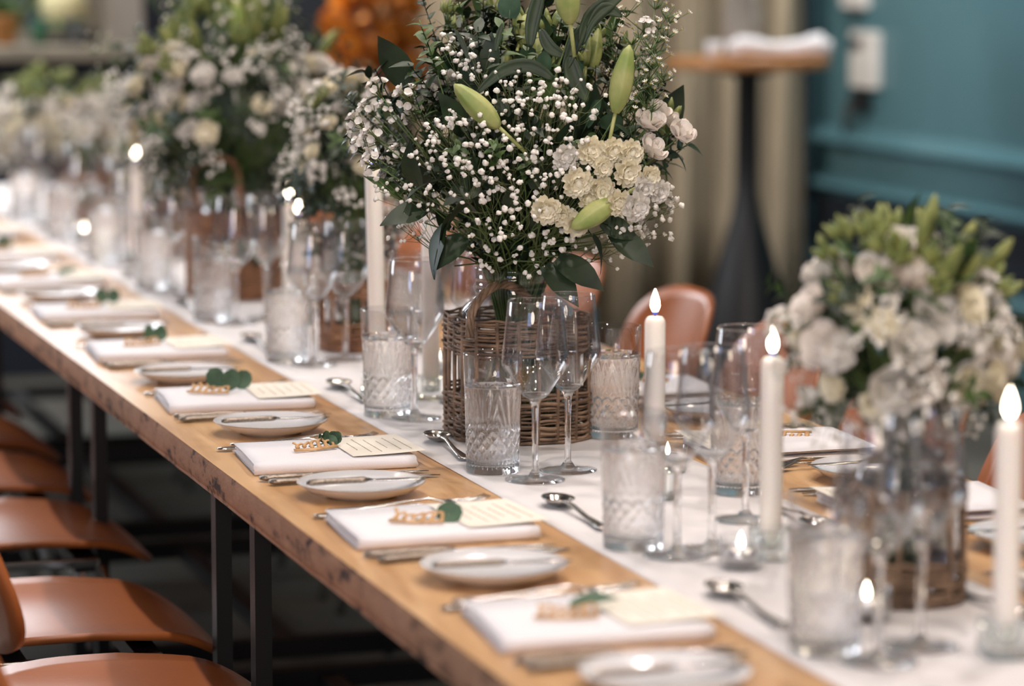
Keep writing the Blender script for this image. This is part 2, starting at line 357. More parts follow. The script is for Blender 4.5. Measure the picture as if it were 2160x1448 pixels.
# wall box with switches on the teal wall, and the flex under it
wx = XR; yb = 10.05; zb = 1.10
t = thing('wall_control', 'off white control box fixed to the teal wall beside the curtain', 'switch', (wx, yb, zb))
bev(obj('case', MB().box((-.035, -.105, -.115), (-.0, .105, .085)), M['plastic'], t, smooth=False), .008)
obj('screen', MB().box((-.038, .0, .02), (-.034, .10, .06)), M['black'], t, smooth=False); obj('button', MB().box((-.040, -.08, -.04), (-.034, -.03, -.01)), M['plastic'], t, smooth=False)
t = thing('plug_and_flex', 'black plug with hanging flex under the white control box', 'cable', (wx, yb+.02, zb-.15))
obj('plug', MB().box((-.05, -.04, -.05), (0, .04, .03)), M['black'], t, smooth=False); obj('flex', MB().tube([(-.03, .1, -.02), (-.03, .12, -.12), (-.02, .14, -.2)], .012, 8), M['black'], t)
t = thing('wall_control', 'upper small off white box on the teal wall, above the control box', 'switch', (wx, yb+.1, zb+.225))
bev(obj('case', MB().box((-.03, -.10, -.06), (0, .10, .04)), M['plastic'], t, smooth=False), .006); obj('screen', MB().box((-.033, -.05, -.08), (-.0, .05, -.061)), M['black'], t, smooth=False)
# ------------------------------------------------------------------ dining tables
TX0, TX1, TZ = .897, 1.857, .75
ORD = ['nearest', 'second', 'third', 'fourth', 'fifth', 'sixth', 'seventh', 'eighth', 'ninth', 'tenth', 'eleventh']
TY0, TY1 = 1.72, 9.52; TYC = (TY0+TY1)/2
t = thing('dining_table', 'long wooden banquet table with rough brown edge on black metal legs', 'table', ((TX0+TX1)/2, TYC, 0))
hx, hy = (TX1-TX0)/2, (TY1-TY0)/2
mb = MB().box((-hx, -hy, TZ-.046), (hx, hy, TZ)); mb.m = [0, 0, 1, 1, 1, 1]
obj('table_top', mb, [M['wood'], M['edge']], t, smooth=False)
n = 300; vs = []; fs = []              # finely broken front edge
for k in range(n+1):
    y = -hy+2*hy*k/n; a = noise.noise(Vector((3.1, y*9, .3))); b2 = noise.noise(Vector((5, y*14, .3)))
    vs += [(-hx-.0005, y, TZ-.0004), (-hx-.002-.0015*a, y, TZ-.012), (-hx-.002+.0015*b2, y, TZ-.032), (-hx+.001, y, TZ-.0465+.003*a), (-hx+.01, y, TZ-.047)]
for k in range(n):
    for c in range(4): q0 = k*5+c; fs.append((q0, q0+5, q0+6, q0+1))
obj('rough_edge', MB().add(vs, fs), M['edge'], t)
for y0, y1 in ((1.72, 3.02), (3.02, 4.32), (4.32, 5.62), (5.62, 6.92), (6.92, 8.22), (8.22, 9.52)):
    for yy in (y0+.13-TYC, y1-.13-TYC):
        for sx in (-1, 1): obj('leg', MB().box((sx*(hx-.06)-.012, yy-.016, 0), (sx*(hx-.06)+.012, yy+.016, TZ-.047)), M['black'], t, smooth=False)
        for z0 in (TZ-.09, .10): obj('crossbar', MB().box((-(hx-.0725), yy-.016, z0), (hx-.0725, yy+.016, z0+.04)), M['black'], t, smooth=False)
    obj('stretcher', MB().box((-.02, y0+.147-TYC, .10), (.02, y1-.147-TYC, .13)), M['black'], t, smooth=False)
# runner
def runner():
    mb = MB(); xs = [1.202+.351*i/14 for i in range(15)]; ny = 260; L = []
    y0, y1 = 1.8, 9.5; vs = []; fs = []
    for j in range(ny+1):
        y = y0+(y1-y0)*j/ny
        for i, x in enumerate(xs):
            xx = x+(.0025*noise.noise(Vector((y*2.2, i//8, 3))) if i in (0, 14) else 0)
            vs.append((xx, y, TZ+.0012+.0012*(noise.noise(Vector((x*14, y*7, 0)))+.4)*(0 if i in (0, 14) else 1)+.0006))
    for j in range(ny):
        for i in range(14): a = j*15+i; fs.append((a, a+1, a+16, a+15))
    o = obj('table_runner', mb.add(vs, fs), M['linen']); m = o.modifiers.new('s', 'SOLIDIFY'); m.thickness = .001
    return tag(o, 'long white linen runner down the middle of the wooden tables', 'table runner')
runner(); RZ = TZ+.0032
# ------------------------------------------------------------------ chairs
def chair():
    t = thing('dining_chair', '', 'chair', (0, 0, 0), 0)
    # faces +x ; seat from x=-.21 to .21
    def shell(fn, nu, nv, th, nm):
        vs = []; fs = []
        for a in range(nu+1):
            for b in range(nv+1): vs.append(fn(a/nu*2-1, b/nv*2-1))
        for a in range(nu):
            for b in range(nv): q = a*(nv+1)+b; fs.append((q, q+nv+1, q+nv+2, q+1))
        o = obj(nm, MB().add(vs, fs), M['tan'], t); m = o.modifiers.new('s', 'SOLIDIFY'); m.thickness = th; m.offset = -1
        return o
    def sq(u, v, p=5):      # square to rounded square
        r = max(abs(u), abs(v));
        if r == 0: return 0, 0
        k = r/((abs(u)**p+abs(v)**p)**(1/p)); return u*k, v*k
    def seat(u, v):
        u, v = sq(u, v, 3.6); x = .215*u; y = .215*v*(1-.04*u)
        z = .455+.018*abs(v)**3*(1-max(0, u))-.045*max(0, u-.45)**2/.3-.006*(1-v*v)+.02*max(0, -u-.6)
        return (x, y, z)
    def back(u, v):
        u, v = sq(u, v, 3.0); y = .215*v*(1-.10*u); z = .678+.124*u
        x = -.262-.045*u+.042*abs(v)**2.2
        return (x, y, z)
    shell(seat, 16, 18, .012, 'seat'); shell(back, 12, 18, .011, 'backrest')
    for s in (-1, 1):
        bev(obj('side_rail', MB().box((-.17, s*.190-.007, .416), (.10, s*.190+.007, .432)), M['chrome'], t, smooth=False), .003)
        for fx, x0 in ((.22, .10), (-.24, -.14)):
            obj('leg', MB().tube([(x0, s*.19, .417), (x0+(fx-x0)*.3, s*.185, .30), (fx, s*.205, .0)], .0105, 10), M['chrome'], t)
    for x in (-.14, .06): obj('seat_bracket', MB().box((x, -.182, .405), (x+.04, .182, .43)), M['black'], t, smooth=False)
    for s in (-1, 1): obj('back_support', MB().tube([(-.12, s*.06, .40), (-.27, s*.06, .42), (-.305, s*.06, .55), (-.285, s*.06, .70)], .009, 8), M['chrome'], t)
    return t
ch0 = chair(); used = [0]
def place_chair(x, y, rz, label, grp):
    if not used[0]: used[0] = 1; ch0.location = (x, y, 0); ch0.rotation_euler = (0, 0, rz); ch0['label'] = label; ch0['group'] = grp
    else: dup(ch0, (x, y, 0), rz, label, grp)
LY = [3.50, 4.07, 4.64, 5.38, 5.95, 6.50, 7.1, 7.7, 8.3]
for i, y in enumerate(LY):
    place_chair((.68 if i == 0 else .765)+(.012*i if i > 2 else 0), y, 0, 'tan moulded chair with steel legs, %s in the left row' % ORD[i], 'chairs on the left side')
for i, y in enumerate([4.02, 4.55, 5.12, 5.68, 6.33, 6.90, 7.45, 8.00, 8.55]):
    place_chair(1.89, y, pi, 'tan moulded chair across the table with curved back, %s in the right row' % ORD[i], 'chairs on the right side')
# ------------------------------------------------------------------ tableware prototypes (mesh data shared)
def knife_handle(L=.11, wd=.0102):
    S = []
    for k in range(15):
        u = k/14; wv = wd*(.62+.38*abs(2*u-1)**1.5)*(1 if k not in (0, 14) else .55)
        if k in (2, 12): wv *= 1.18
        S.append((L*u, 0, .0052, wv, .0040*(.6 if k in (0, 14) else 1)))
    return MB().sweep(S, 10)
ME = {}
ME['knife_handle'] = knife_handle().mesh('handle', M['ornate'])
ME['knife_blade'] = MB().sweep([(.11, 0, .005, .006, .003), (.118, 0, .004, .008, .0016), (.16, .001, .0035, .0095, .0010), (.20, .001, .0032, .0095, .0008), (.225, -.001, .003, .008, .0007), (.24, -.004, .003, .002, .0005)], 8).mesh('blade', M['silver'])
ME['bk_handle'] = knife_handle(.085, .0075).mesh('handle', M['ornate'])
ME['bk_blade'] = MB().sweep([(.085, 0, .005, .005, .0025), (.095, 0, .004, .007, .0014), (.13, 0, .0035, .009, .0009), (.155, 0, .0032, .0085, .0007), (.166, -.003, .003, .003, .0005)], 8).mesh('blade', M['silver'])
def fork():
    mb = MB(); L = .20
    mb.sweep([(0, 0, .004, .004, .0015), (.008, 0, .004, .0095, .002), (.03, 0, .004, .0085, .002), (.06, 0, .005, .0055, .002), (.10, 0, .008, .003, .002), (.125, 0, .010, .003, .0018), (.133, 0, .008, .007, .0014), (.142, 0, .0055, .0115, .0011), (.155, 0, .004, .0122, .0010)], 10)
    for s in (-1.5, -.5, .5, 1.5):
        mb.sweep([(.152, s*.0066, .0042, .0024, .0011), (.175, s*.0064, .0038, .0019, .0010), (.19, s*.0062, .005, .0016, .0009), (.20, s*.006, .009, .0008, .0006)], 6)
    return mb.mesh('fork', M['silver'])
ME['fork'] = fork()
def spoon():
    mb = MB()   # bowl at origin, handle towards +x
    mb.sweep([(.026, 0, .010, .006, .0015), (.034, 0, .0115, .0035, .002), (.06, 0, .012, .003, .0022), (.11, 0, .006, .0045, .002), (.15, 0, .0045, .0075, .002), (.175, 0, .004, .0095, .002), (.183, 0, .004, .005, .0015)], 10)
    n = 24; L = []
    for k in range(7):
        r = 1-k/6*.97; d = .0115*(1-(1-k/6)**2); L.append([(-.0+.031*r*cos(2*pi*i/n), .0205*r*sin(2*pi*i/n)*(1+.08*cos(2*pi*i/n)), .0130-d) for i in range(n)])
    for k in range(6, -1, -1):
        r = (1-k/6*.97)*1.035; d = .0115*(1-(1-k/6)**2); L.append([(-.0+.031*r*cos(2*pi*i/n), .0205*r*sin(2*pi*i/n)*(1+.08*cos(2*pi*i/n)), .0123-d*1.04) for i in range(n)])
    mb.loops(L, cap0=False, cap1=False, wrap=True); return mb.mesh('spoon', M['silver'])
ME['spoon'] = spoon()
ME['plate'] = MB().lathe([(.001, 0), (.046, 0), (.048, .003), (.07, .008), (.0845, .0185), (.0855, .0196), (.0848, .0203), (.068, .0118), (.05, .0072), (.001, .0062)], 64).mesh('plate', M['china'])
ME['plate_rim'] = MB().lathe([(.0850, .0190), (.0860, .0196), (.0850, .0205), (.0842, .0198)], 64, wrap=True).mesh('rim_line', M['rim'])
def napkin(seed):
    rnd = random.Random(seed); mb = MB(); nx = 12; w0, dpt = .232, .20
    # ribbon profile (y, z) of cloth folded over: two folds at the near edge, stacked
    P = []
    def arc(cy_, cz, r, a0, a1, n=5): return [(cy_+r*cos(a0+(a1-a0)*k/n), cz+r*sin(a0+(a1-a0)*k/n)) for k in range(n+1)]
    P += [(dpt, .0145), (dpt*.6, .0155), (.02, .0155)] + arc(.0085, .0078, .0077, pi/2, 3*pi/2, 8)[1:] + [(dpt*.5, .0008), (dpt-.004, .0010)] + arc(dpt-.004, .0034, .0024, -pi/2, pi/2, 4) + [(dpt*.5, .0058), (.02, .0058)] + arc(.018, .0078, .0018, 3*pi/2, pi/2, 4)[1:] + [(dpt*.5, .0098), (dpt-.01, .0105)]
    th = .0011; L = []
    for k in range(nx+1):
        u = k/nx; ring = []; inner = []
        for i, (y, z) in enumerate(P):
            wob = .0015*noise.noise(Vector((u*3+seed, i*.3, 1))); z2 = max(.0006, z+wob*(z/.016))
            x = w0*u + (.006*noise.noise(Vector((i*.35, seed, u)))) + (.012*(y/dpt) if k < 2 else 0)
            a = P[max(0, i-1)]; b = P[min(len(P)-1, i+1)]; tx, tz = b[0]-a[0], b[1]-a[1]; ll = sqrt(tx*tx+tz*tz) or 1
            nx_, nz_ = -tz/ll, tx/ll
            ring.append((x, y+nx_*th/2, max(.0002, z2+nz_*th/2))); inner.append((x, y-nx_*th/2, max(.0002, z2-nz_*th/2)))
        L.append(ring+inner[::-1])
    mb.loops(L); return mb.mesh('napkin', M['napkin'])
NAPS = [napkin(s) for s in range(4)]
def menu_card():
    n = 8; vs = []; fs = []
    for k in range(n+1):
        u = k/n
        for s in (0, 1): vs.append((.105*u, .165*s, .0006+.004*u*u*(1-s*.5)))
    for k in range(n): a = k*2; fs.append((a, a+2, a+3, a+1))
    m1 = MB().add(vs, fs)
    ink = MB(); rnd = random.Random(3)
    for i in range(6):
        x = .018+i*.0145; y = .155 if i % 3 else .12; 
        if i % 3 == 0: y0, y1 = .05, .115
        else: y0, y1 = (.02+.01*rnd.random(), .145-.02*rnd.random())
        y = y0
        while y < y1:
            l = rnd.uniform(.008, .02); z = .0009+.004*(x/.105)**2*(1-(y/.165)*.5); ink.box((x, y, z), (x+.0013, min(y+l, y1), z+.0002)); y += l+.003
    return m1.mesh('menu_card', M['card']), ink.mesh('print', M['ink'])
ME['card'], ME['print'] = menu_card()
def cut_name(seed):
    rnd = random.Random(seed); mb = MB(); Ln = .062
    pts = []; n = 70
    for k in range(n+1):
        u = k/n; ph = u*2*pi*5.5
        pts.append((Ln*u+.0042*sin(ph+.5), .0085+(.007+.004*rnd.random()*(k % 13 == 0))*cos(ph)*(1+.5*sin(u*7+seed)), .0017))
    mb.tube(pts, .0024, 4, flat=.75); mb.tube([(-.003, .000, .0017), (Ln*.5, -.002, .0017), (Ln+.004, .001, .0017)], .0034, 4, flat=.55)
    return mb.mesh('wooden_name', M['cutwood'])
NAMES = [cut_name(s) for s in range(4)]
def leaf_sprig(kind, seed):
    rnd = random.Random(seed); mb = MB()
    def disc(c, d, r, roll, cup=.25):
        n = 10; vs = []; fs = []
        for k in range(3):
            rr = r*(k/2) if k else .0003
            for i in range(n): a = 2*pi*i/n; vs.append((rr*cos(a)*.92, cup*rr*rr/r, r+rr*sin(a)*(1.08 if sin(a) > 0 else 1)))
        for k in range(2):
            for i in range(n): j = (i+1) % n; fs.append((k*n+i, k*n+j, (k+1)*n+j, (k+1)*n+i))
        z = Vector(d).normalized(); yv = Vector((sin(roll), -cos(roll), .35+.3*rnd.random())); yv = (yv-z*yv.dot(z)).normalized(); xv = yv.cross(z)
        mb.add(xf(vs, Matrix.Translation(Vector(c)) @ Matrix((xv, yv, z)).transposed().to_4x4()), fs)
    if kind == 0:     # curly small leaves
        mb.tube([(-.02, 0, .002), (0, 0, .004), (.02, .002, .008)], .0009, 4)
        for d, r, c in (((.2, .1, .9), .010, (.0, 0, .003)), ((.7, .1, .7), .009, (.01, 0, .005)), ((1, -.4, .35), .008, (.015, 0, .006)), ((.3, -.9, .4), .010, (.005, 0, .003)), ((.9, .5, .6), .007, (.02, .002, .008)), ((-.4, .2, .8), .007, (0, 0, .004))): disc(c, d, r, rnd.uniform(-.7, .7), .7)
    elif kind == 1:   # three round leaves standing
        mb.tube([(-.03, 0, .003), (.03, 0, .006)], .0009, 4)
        for d, r, c, ro in (((-.2, 0, 1), .0175, (-.014, 0, .002), -.4), ((.25, -.1, .8), .0180, (-.002, -.008, .0), .3), ((.7, .15, .75), .0165, (.015, 0, .002), .1)): disc(c, d, r, ro, .15)
    elif kind == 2:   # single leaf lying
        mb.tube([(-.03, 0, .002), (.0, 0, .003)], .0009, 4); disc((-.004, -.002, .003), (.95, -.1, .25), .0165, .3, .3)
    elif kind == 3:   # pointed leaf
        vs, fs = leafgrid(.055, .026, .2, .2); mb.add(xf(vs, orient((.9, -.25, .35), .4, (-.02, .01, .003))), fs)
    else:             # two round leaves apart
        mb.tube([(-.02, 0, .003), (.02, .0, .012), (.03, .02, .02)], .0009, 4)
        disc((0, 0, .002), (-.15, .1, 1), .0155, .2, .2); disc((.022, .004, .002), (.2, .3, 1), .0145, -.2, .2)
    return mb.mesh('leaf_sprig', M['euc'])
SPR = [leaf_sprig(k, k) for k in range(5)]
SPRN = ['curly small green leaves', 'three round green leaves', 'a single round green leaf', 'a pointed dark green leaf', 'two round green leaves']
# glasses
_wm = MB().lathe([(.001, .1095), (.0072, .1085), (.018, .117), (.0455, .157), (.0462, .163), (.0452, .175), (.0405, .215), (.0372, .2455), (.0368, .2462), (.0362, .2455),
                         (.0394, .215), (.0440, .175), (.0450, .163), (.0442, .158), (.0172, .1195), (.008, .1150), (.001, .1132)], 48)
_wm.m = [1 if max(_wm.v[i][2] for i in f) < .125 or min(_wm.v[i][2] for i in f) > .244 else 0 for f in _wm.f]
ME['wine'] = _wm.mesh('bowl', [M['glass'], M['solid']])
ME['stem'] = MB().lathe([(.001, 0), (.040, 0), (.041, .0012), (.030, .0028), (.010, .006), (.0046, .014), (.0040, .05), (.0046, .098), (.0071, .1084), (.001, .1090)], 40).mesh('stem', M['solid'])
def tumbler_mesh():
    N = 160; H = .166; L = []
    def R(z): return .0365+.0045*(z/H)
    zs = [0, .002]+[.004+.0022*k for k in range(56)]+[.130, .14, .155, .163, .166]
    def relief(a, z):
        d = 0.0
        if .062 < z < .120:      # fans of long blades
            u = (z-.062)/.058; sx = (a*5/(2*pi)) % 1-.5; g = 3.6*sx/(.42+.62*u)
            if abs(g) < 4.2: d = .0030*abs(sin(g*pi))**.8*min(1, (1-u)*3.2)*min(1, u*7)
        elif .026 <= z <= .062:  # diamonds
            k = a*15/(2*pi); q = (z-.026)/.018
            e1 = abs(((k+q) % 1)-.5); e2 = abs(((k-q) % 1)-.5); d = .0026*max(0, 1-3.2*min(e1, e2))
        elif .006 < z < .026:
            sx = (a*10/(2*pi)) % 1-.5; d = .0026*abs(sin(sx*2*pi*2))*sin(pi*(z-.006)/.02)
        elif z >= .125 and z < .15: d = .0005*abs(sin(a*12))*(1-(z-.125)/.025)
        return d
    zs = sorted(set(round(z, 5) for z in zs))
    L.append([(.001*cos(2*pi*i/N), .001*sin(2*pi*i/N), .001) for i in range(N)])
    L.append([(.033*cos(2*pi*i/N), .033*sin(2*pi*i/N), .0) for i in range(N)])
    for z in zs: L.append([((R(z)-relief(2*pi*i/N, z))*cos(2*pi*i/N), (R(z)-relief(2*pi*i/N, z))*sin(2*pi*i/N), z+.0005) for i in range(N)])
    for z, dr in ((.1668, -.0005), (.1665, -.0016), (.12, -.0026), (.06, -.0034), (.02, -.0042), (.0125, -.007), (.011, -.02)): L.append([((R(z)+dr)*cos(2*pi*i/N), (R(z)+dr)*sin(2*pi*i/N), z) for i in range(N)])
    L.append([(.001*cos(2*pi*i/N), .001*sin(2*pi*i/N), .011) for i in range(N)])
    mb = MB().loops(L); nz = [max(mb.v[i][2] for i in f) for f in mb.f]; mb.m = [1 if z > .1255 and len(f) < 5 else 0 for z, f in zip(nz, mb.f)]
    return mb.mesh('tumbler', [M['crystal'], M['glass']])
ME['tumbler'] = tumbler_mesh()
ME['water'] = MB().lathe([(.001, .0105), (.018, .0105), (.0300, .0122), (.0333, .020), (.0351, .06), (.0376, .1195), (.0372, .1206), (.0355, .1202), (.001, .1202)], 40).mesh('water', M['water'])
def put(name, me, loc, rz, label, cat, grp, kids=()):
    o = tag(link(name, me, None, loc, (0, 0, rz)), label, cat, grp)
    for kn, km in kids: link(kn, km, o)
    return o
def setting(side, i, yn, spr, nm, jit):
    """side 0: left row (guest looks to +x), side 1: right row; yn = the napkin's edge on the guest's right hand"""
    sgn = 1 if side == 0 else -1
    cx = TX0 if side == 0 else TX1; rot = 0 if side == 0 else pi
    row = 'left' if side == 0 else 'right'; n = ORD[i]; rnd = random.Random(side*50+i)
    def at(x, y, z=0): return (cx+sgn*x, yn+sgn*y, TZ+.0004+z)
    def L(s): return '%s, %s place of the %s row' % (s, n, row)
    g = lambda s: '%s of the %s row' % (s, row)
    put('napkin', NAPS[i % 4], at(.033, 0), rot+rnd.uniform(-.02, .02), L('folded white linen napkin under the wooden name'), 'napkin', g('napkins'))
    nz = .0178
    put('menu_card', ME['card'], at(.177, .015, nz), rot+rnd.uniform(-.06, .04), L('cream menu card on the napkin'), 'card', g('menu cards'), (('print', ME['print']),))
    o = put('wooden_name', NAMES[i % 4], at(.095+nm[0], .078+nm[1], nz+.0015), rot+nm[2], L('cut plywood name lying on the napkin'), 'name tag', g('wooden names')); o.rotation_euler.x = .5*sgn
    put('leaf_sprig', SPR[spr[0]], at(spr[1], spr[2], nz+.0005), rot+spr[3], L('%s on the napkin' % SPRN[spr[0]]), 'leaf', g('leaf sprigs'))
    for k, (x, y) in enumerate(((.030, -.045), (.034, -.078))):
        put('table_knife', ME['knife_handle'], at(x+rnd.uniform(-.003, .003), y, 0), rot+.02+rnd.uniform(-.02, .02), L(('inner' if k == 0 else 'outer')+' silver knife beside the napkin'), 'knife', g('knives'), (('blade', ME['knife_blade']),))
    for k, (x, y) in enumerate(((.030, .222), (.055, .254))):
        fk = put('fork', ME['fork'], at(x+rnd.uniform(0, .006)-.002, y, 0), rot+.10+rnd.uniform(-.03, .03), L(('inner' if k == 0 else 'outer')+' silver fork beside the napkin'), 'fork', g('forks')); fk.scale = (1.13, 1.05, 1)
    pl = put('side_plate', ME['plate'], at(.130+rnd.uniform(-.008, .012), .372+rnd.uniform(-.004, .004), 0), rnd.uniform(0, 6), L('round white side plate with thin dark rim'), 'plate', g('side plates'), (('rim_line', ME['plate_rim']),))
    put('butter_knife', ME['bk_handle'], (pl.location.x-sgn*.078, pl.location.y-sgn*.012, TZ+.0185), rot+rnd.uniform(-.05, .12), L('small silver butter knife across the side plate'), 'knife', g('butter knives'), (('blade', ME['bk_blade']),))
    o = put('dessert_spoon', ME['spoon'], (cx+sgn*.352, yn+sgn*(.195+rnd.uniform(-.01, .01)), RZ), (-pi/2-.03 if side == 0 else pi/2-.03)+rnd.uniform(-.04, .04), L('silver dessert spoon on the white runner'), 'spoon', g('dessert spoons'))
    return at, L, g
SPRS = [(3, .165, .12, -.3), (3, .16, .10, -.3), (2, .155, .075, 0), (0, .155, .11, .2), (1, .150, .125, 0), (4, .145, .10, .3), (4, .17, .11, 0), (3, .2, .1, .5), (1, .15, .12, 1), (2, .15, .1, 0), (0, .15, .1, 0)]
NMS = [(0, 0, -.2), (0, 0, -.25), (.0, .0, -.45), (.015, .0, .25), (-.01, .03, -.5), (0, .0, .1), (0, 0, -.3), (0, 0, .2), (0, 0, 0), (0, 0, .3), (0, 0, 0)]
LN = [2.40, 2.96, 3.54, 4.10, 4.69, 5.33, 5.95, 6.55, 7.15, 7.75, 8.35]
def glassware(kind, loc, label, grp, rz=0):
    if kind == 'wine': put('wine_glass', ME['wine'], loc, rz, label, 'wine glass', grp, (('stem_and_foot', ME['stem']),))
    else: put('water_tumbler', ME['tumbler'], loc, rz, label, 'tumbler', grp, (('water', ME['water']),))
for i, yn in enumerate(LN):
    at, L, g = setting(0, i, yn, SPRS[i], NMS[i], 0)
    o = {3: (-.077, -.147, -.097), 4: (-.116, -.156, -.03), 2: (-.09, -.152, -.13)}.get(i, (-.09, -.15, -.10))
    x3 = {4: 1.40, 2: 1.335}.get(i, 1.352)
    glassware('tumbler', (1.249, yn+o[0], RZ), L('cut crystal tumbler of water on the runner'), g('water tumblers'), i*.7)
    glassware('wine', (1.282 if i != 3 else 1.284, yn+o[1]-(.012 if i == 3 else 0), RZ), L('clear stemmed wine glass, first from the table edge,').replace(',,', ','), g('wine glasses'))
    if i < 9: glassware('wine', (x3, yn+o[2], RZ), L('clear stemmed wine glass nearer the middle,').replace(',,', ','), g('inner wine glasses'))
RN = [4.27-.58*2, 4.27-.58, 4.19, 4.78, 5.37, 5.96, 6.55, 7.14, 7.73, 8.32]
for i, yn in enumerate(RN):
    at, L, g = setting(1, i, yn, SPRS[(i*3+1) % 11], NMS[(i*5+2) % 11], 0)
    glassware('tumbler', (1.512, yn+.075, RZ), L('cut crystal tumbler of water on the runner'), g('water tumblers'), i*.9)
    if i != 2: glassware('wine', (1.447, yn-.06+(.02 if i != 1 else -.05) if i != 4 else yn+.03, RZ), L('clear stemmed wine glass on the runner'), g('wine glasses'))
# ------------------------------------------------------------------ candles
def flame_parts(o, z, s=1.0):
    obj('wick', MB().tube([(0, 0, z-.003), (.0005, 0, z+.006*s)], .0009, 6), M['wick'], o)
    obj('flame', MB().lathe([(.0008, z+.004*s), (.004*s, z+.007*s), (.0064*s, z+.013*s), (.0058*s, z+.020*s), (.0030*s, z+.029*s), (.0002, z+.036*s)], 14), M['flame'], o)
    obj('flame_root', MB().lathe([(.0012, z+.0022*s), (.0034*s, z+.0035*s), (.0038*s, z+.0058*s), (.0034*s, z+.0062*s), (.001, z+.0065*s)], 12), M['flamebase'], o)
def holder_mb():
    N = 32; L = []
    def sqr(a, h, p=8): k = h/((abs(cos(a))**p+abs(sin(a))**p)**(1/p)); return k*cos(a), k*sin(a)
    for h, z in ((.001, 0), (.024, 0), (.0255, .002), (.0255, .034), (.024, .036)): L.append([(*sqr(2*pi*i/N, h), z) for i in range(N)])
    for r, z in ((.0155, .036), (.0150, .034), (.0148, .012), (.001, .012)): L.append([(r*cos(2*pi*i/N), r*sin(2*pi*i/N), z) for i in range(N)])
    return MB().loops(L).mesh('candle_holder', M['aqua'])
ME['holder'] = holder_mb()
def taper(x, y, h, label, lean=(0, 0), r=.0138):
    o = thing('taper_candle', 'lit white dinner candle '+label, 'candle', (x, y, RZ+.0125), 0, 'dinner candles on the runner')
    o.rotation_euler = (lean[0], lean[1], 0); h -= .0157
    body = obj('candle_body', MB().lathe([(.001, 0), (r*.97, 0), (r, .01), (r, h-.010), (r*.93, h-.005), (r*.7, h-.001), (r*.35, h), (.001, h-.0015)], 24), M['wax'], o); flame_parts(body, h)
    put('candle_holder', ME['holder'], (x, y, RZ), .3+x*3, 'glass block under the candle '+label, 'candle holder', 'glass candle holders')
taper(1.390, 3.760, .245, 'before a tan chair back, nearest the big basket')
taper(1.381, 3.336, .245, 'between the tealight and the middle glasses, right of centre')
taper(1.416, 2.792, .245, 'nearest the camera at the right edge')
taper(1.300, 4.815, .375, 'taller, left of the big bouquet', (-.0, -.02))
taper(1.361, 4.72, .33, 'behind the left wine glass by the big basket')
taper(1.402, 5.856, .235, 'beyond the small basket, farther of a pair')
taper(1.392, 5.738, .215, 'beyond the small basket, nearer of a pair')
taper(1.308, 6.958, .245, 'beyond the second tall bouquet, left side')
taper(1.45, 7.75, .23, 'far down the table behind the glasses')
def tealight(x, y, label):
    o = thing('tealight', 'lit tealight in clear glass cup, '+label, 'tealight', (x, y, RZ), 0, 'tealights on the runner')
    obj('glass_cup', MB().lathe([(.001, 0), (.024, 0), (.0265, .003), (.0275, .036), (.0270, .0368), (.0262, .036), (.0248, .0075), (.001, .0070)], 32), M['jarglass'], o)
    obj('tin', MB().lathe([(.001, .0074), (.0190, .0074), (.0192, .0225), (.0186, .0225), (.0184, .0085), (.001, .0085)], 28), M['tin'], o)
    wx_ = obj('wax', MB().lathe([(.001, .0086), (.0183, .0086), (.0183, .0205), (.012, .0198), (.001, .0196)], 28), M['wax'], o); flame_parts(wx_, .0200, .62)
tealight(1.327, 3.296, 'beside the second candle'); tealight(1.350, 2.990, 'in front of the right wicker basket')
tealight(1.291, 7.23, 'far left among the glasses'); tealight(1.46, 5.02, 'between the big and the small basket')
tealight(1.33, 5.62, 'near the pair of candles past the small basket'); tealight(1.45, 6.55, 'behind second tall bouquet')
tealight(1.30, 7.62, 'last but one down the table'); tealight(1.36, 8.45, 'last at the far end of the table'); tealight(1.48, 3.95, 'right of the big basket')
# ------------------------------------------------------------------ flower part meshes
def petal(r, wd, cup, n=4, m=4, curl=0.0):
    """petal from origin along +Z, bowed; returns vs,fs"""
    vs = []; fs = []
    for k in range(n+1):
        t = k/n; ww = wd*(sin(pi*(.12+.70*t))**.7)
        for j in range(m+1):
            s = j/m*2-1; vs.append((ww*s, -cup*r*(sin(pi*.5*t))*1.0+.35*cup*r*s*s*t*-1+curl*r*t*t*t, r*t*(1-.10*s*s*t)))
    for k in range(n):
        for j in range(m): a = k*(m+1)+j; fs.append((a, a+1, a+m+2, a+m+1))
    return vs, fs
def rose(r, mt, seed=0):
    rnd = random.Random(seed); mb = MB()
    for ring, (n, tilt, ln, wd, base) in enumerate(((3, .05, .85, .34, .05), (4, .22, .95, .5, .12), (5, .42, 1.0, .58, .2), (6, .75, 1.0, .6, .25))):
        for k in range(n):
            a = 2*pi*k/n+ring*.5+rnd.uniform(-.1, .1); tl = tilt+rnd.uniform(-.06, .06)
            vs, fs = petal(r*ln*1.35, r*wd, .20, curl=.18*ring/3)
            d = Vector((sin(tl)*cos(a), sin(tl)*sin(a), cos(tl)))
            Mx = Matrix.Rotation(a+pi/2, 4, 'Z') @ Matrix.Translation((0, -base*r*.8, -r*.55)) @ Matrix.Rotation(tl, 4, 'X')
            mb.add(xf(vs, Mx), fs)
    mb.lathe([(.001, -r*.75), (r*.22, -r*.6), (r*.30, -r*.35), (.001, -r*.3)], 8, 1); return mb.mesh('rose', [mt, M['stem']])
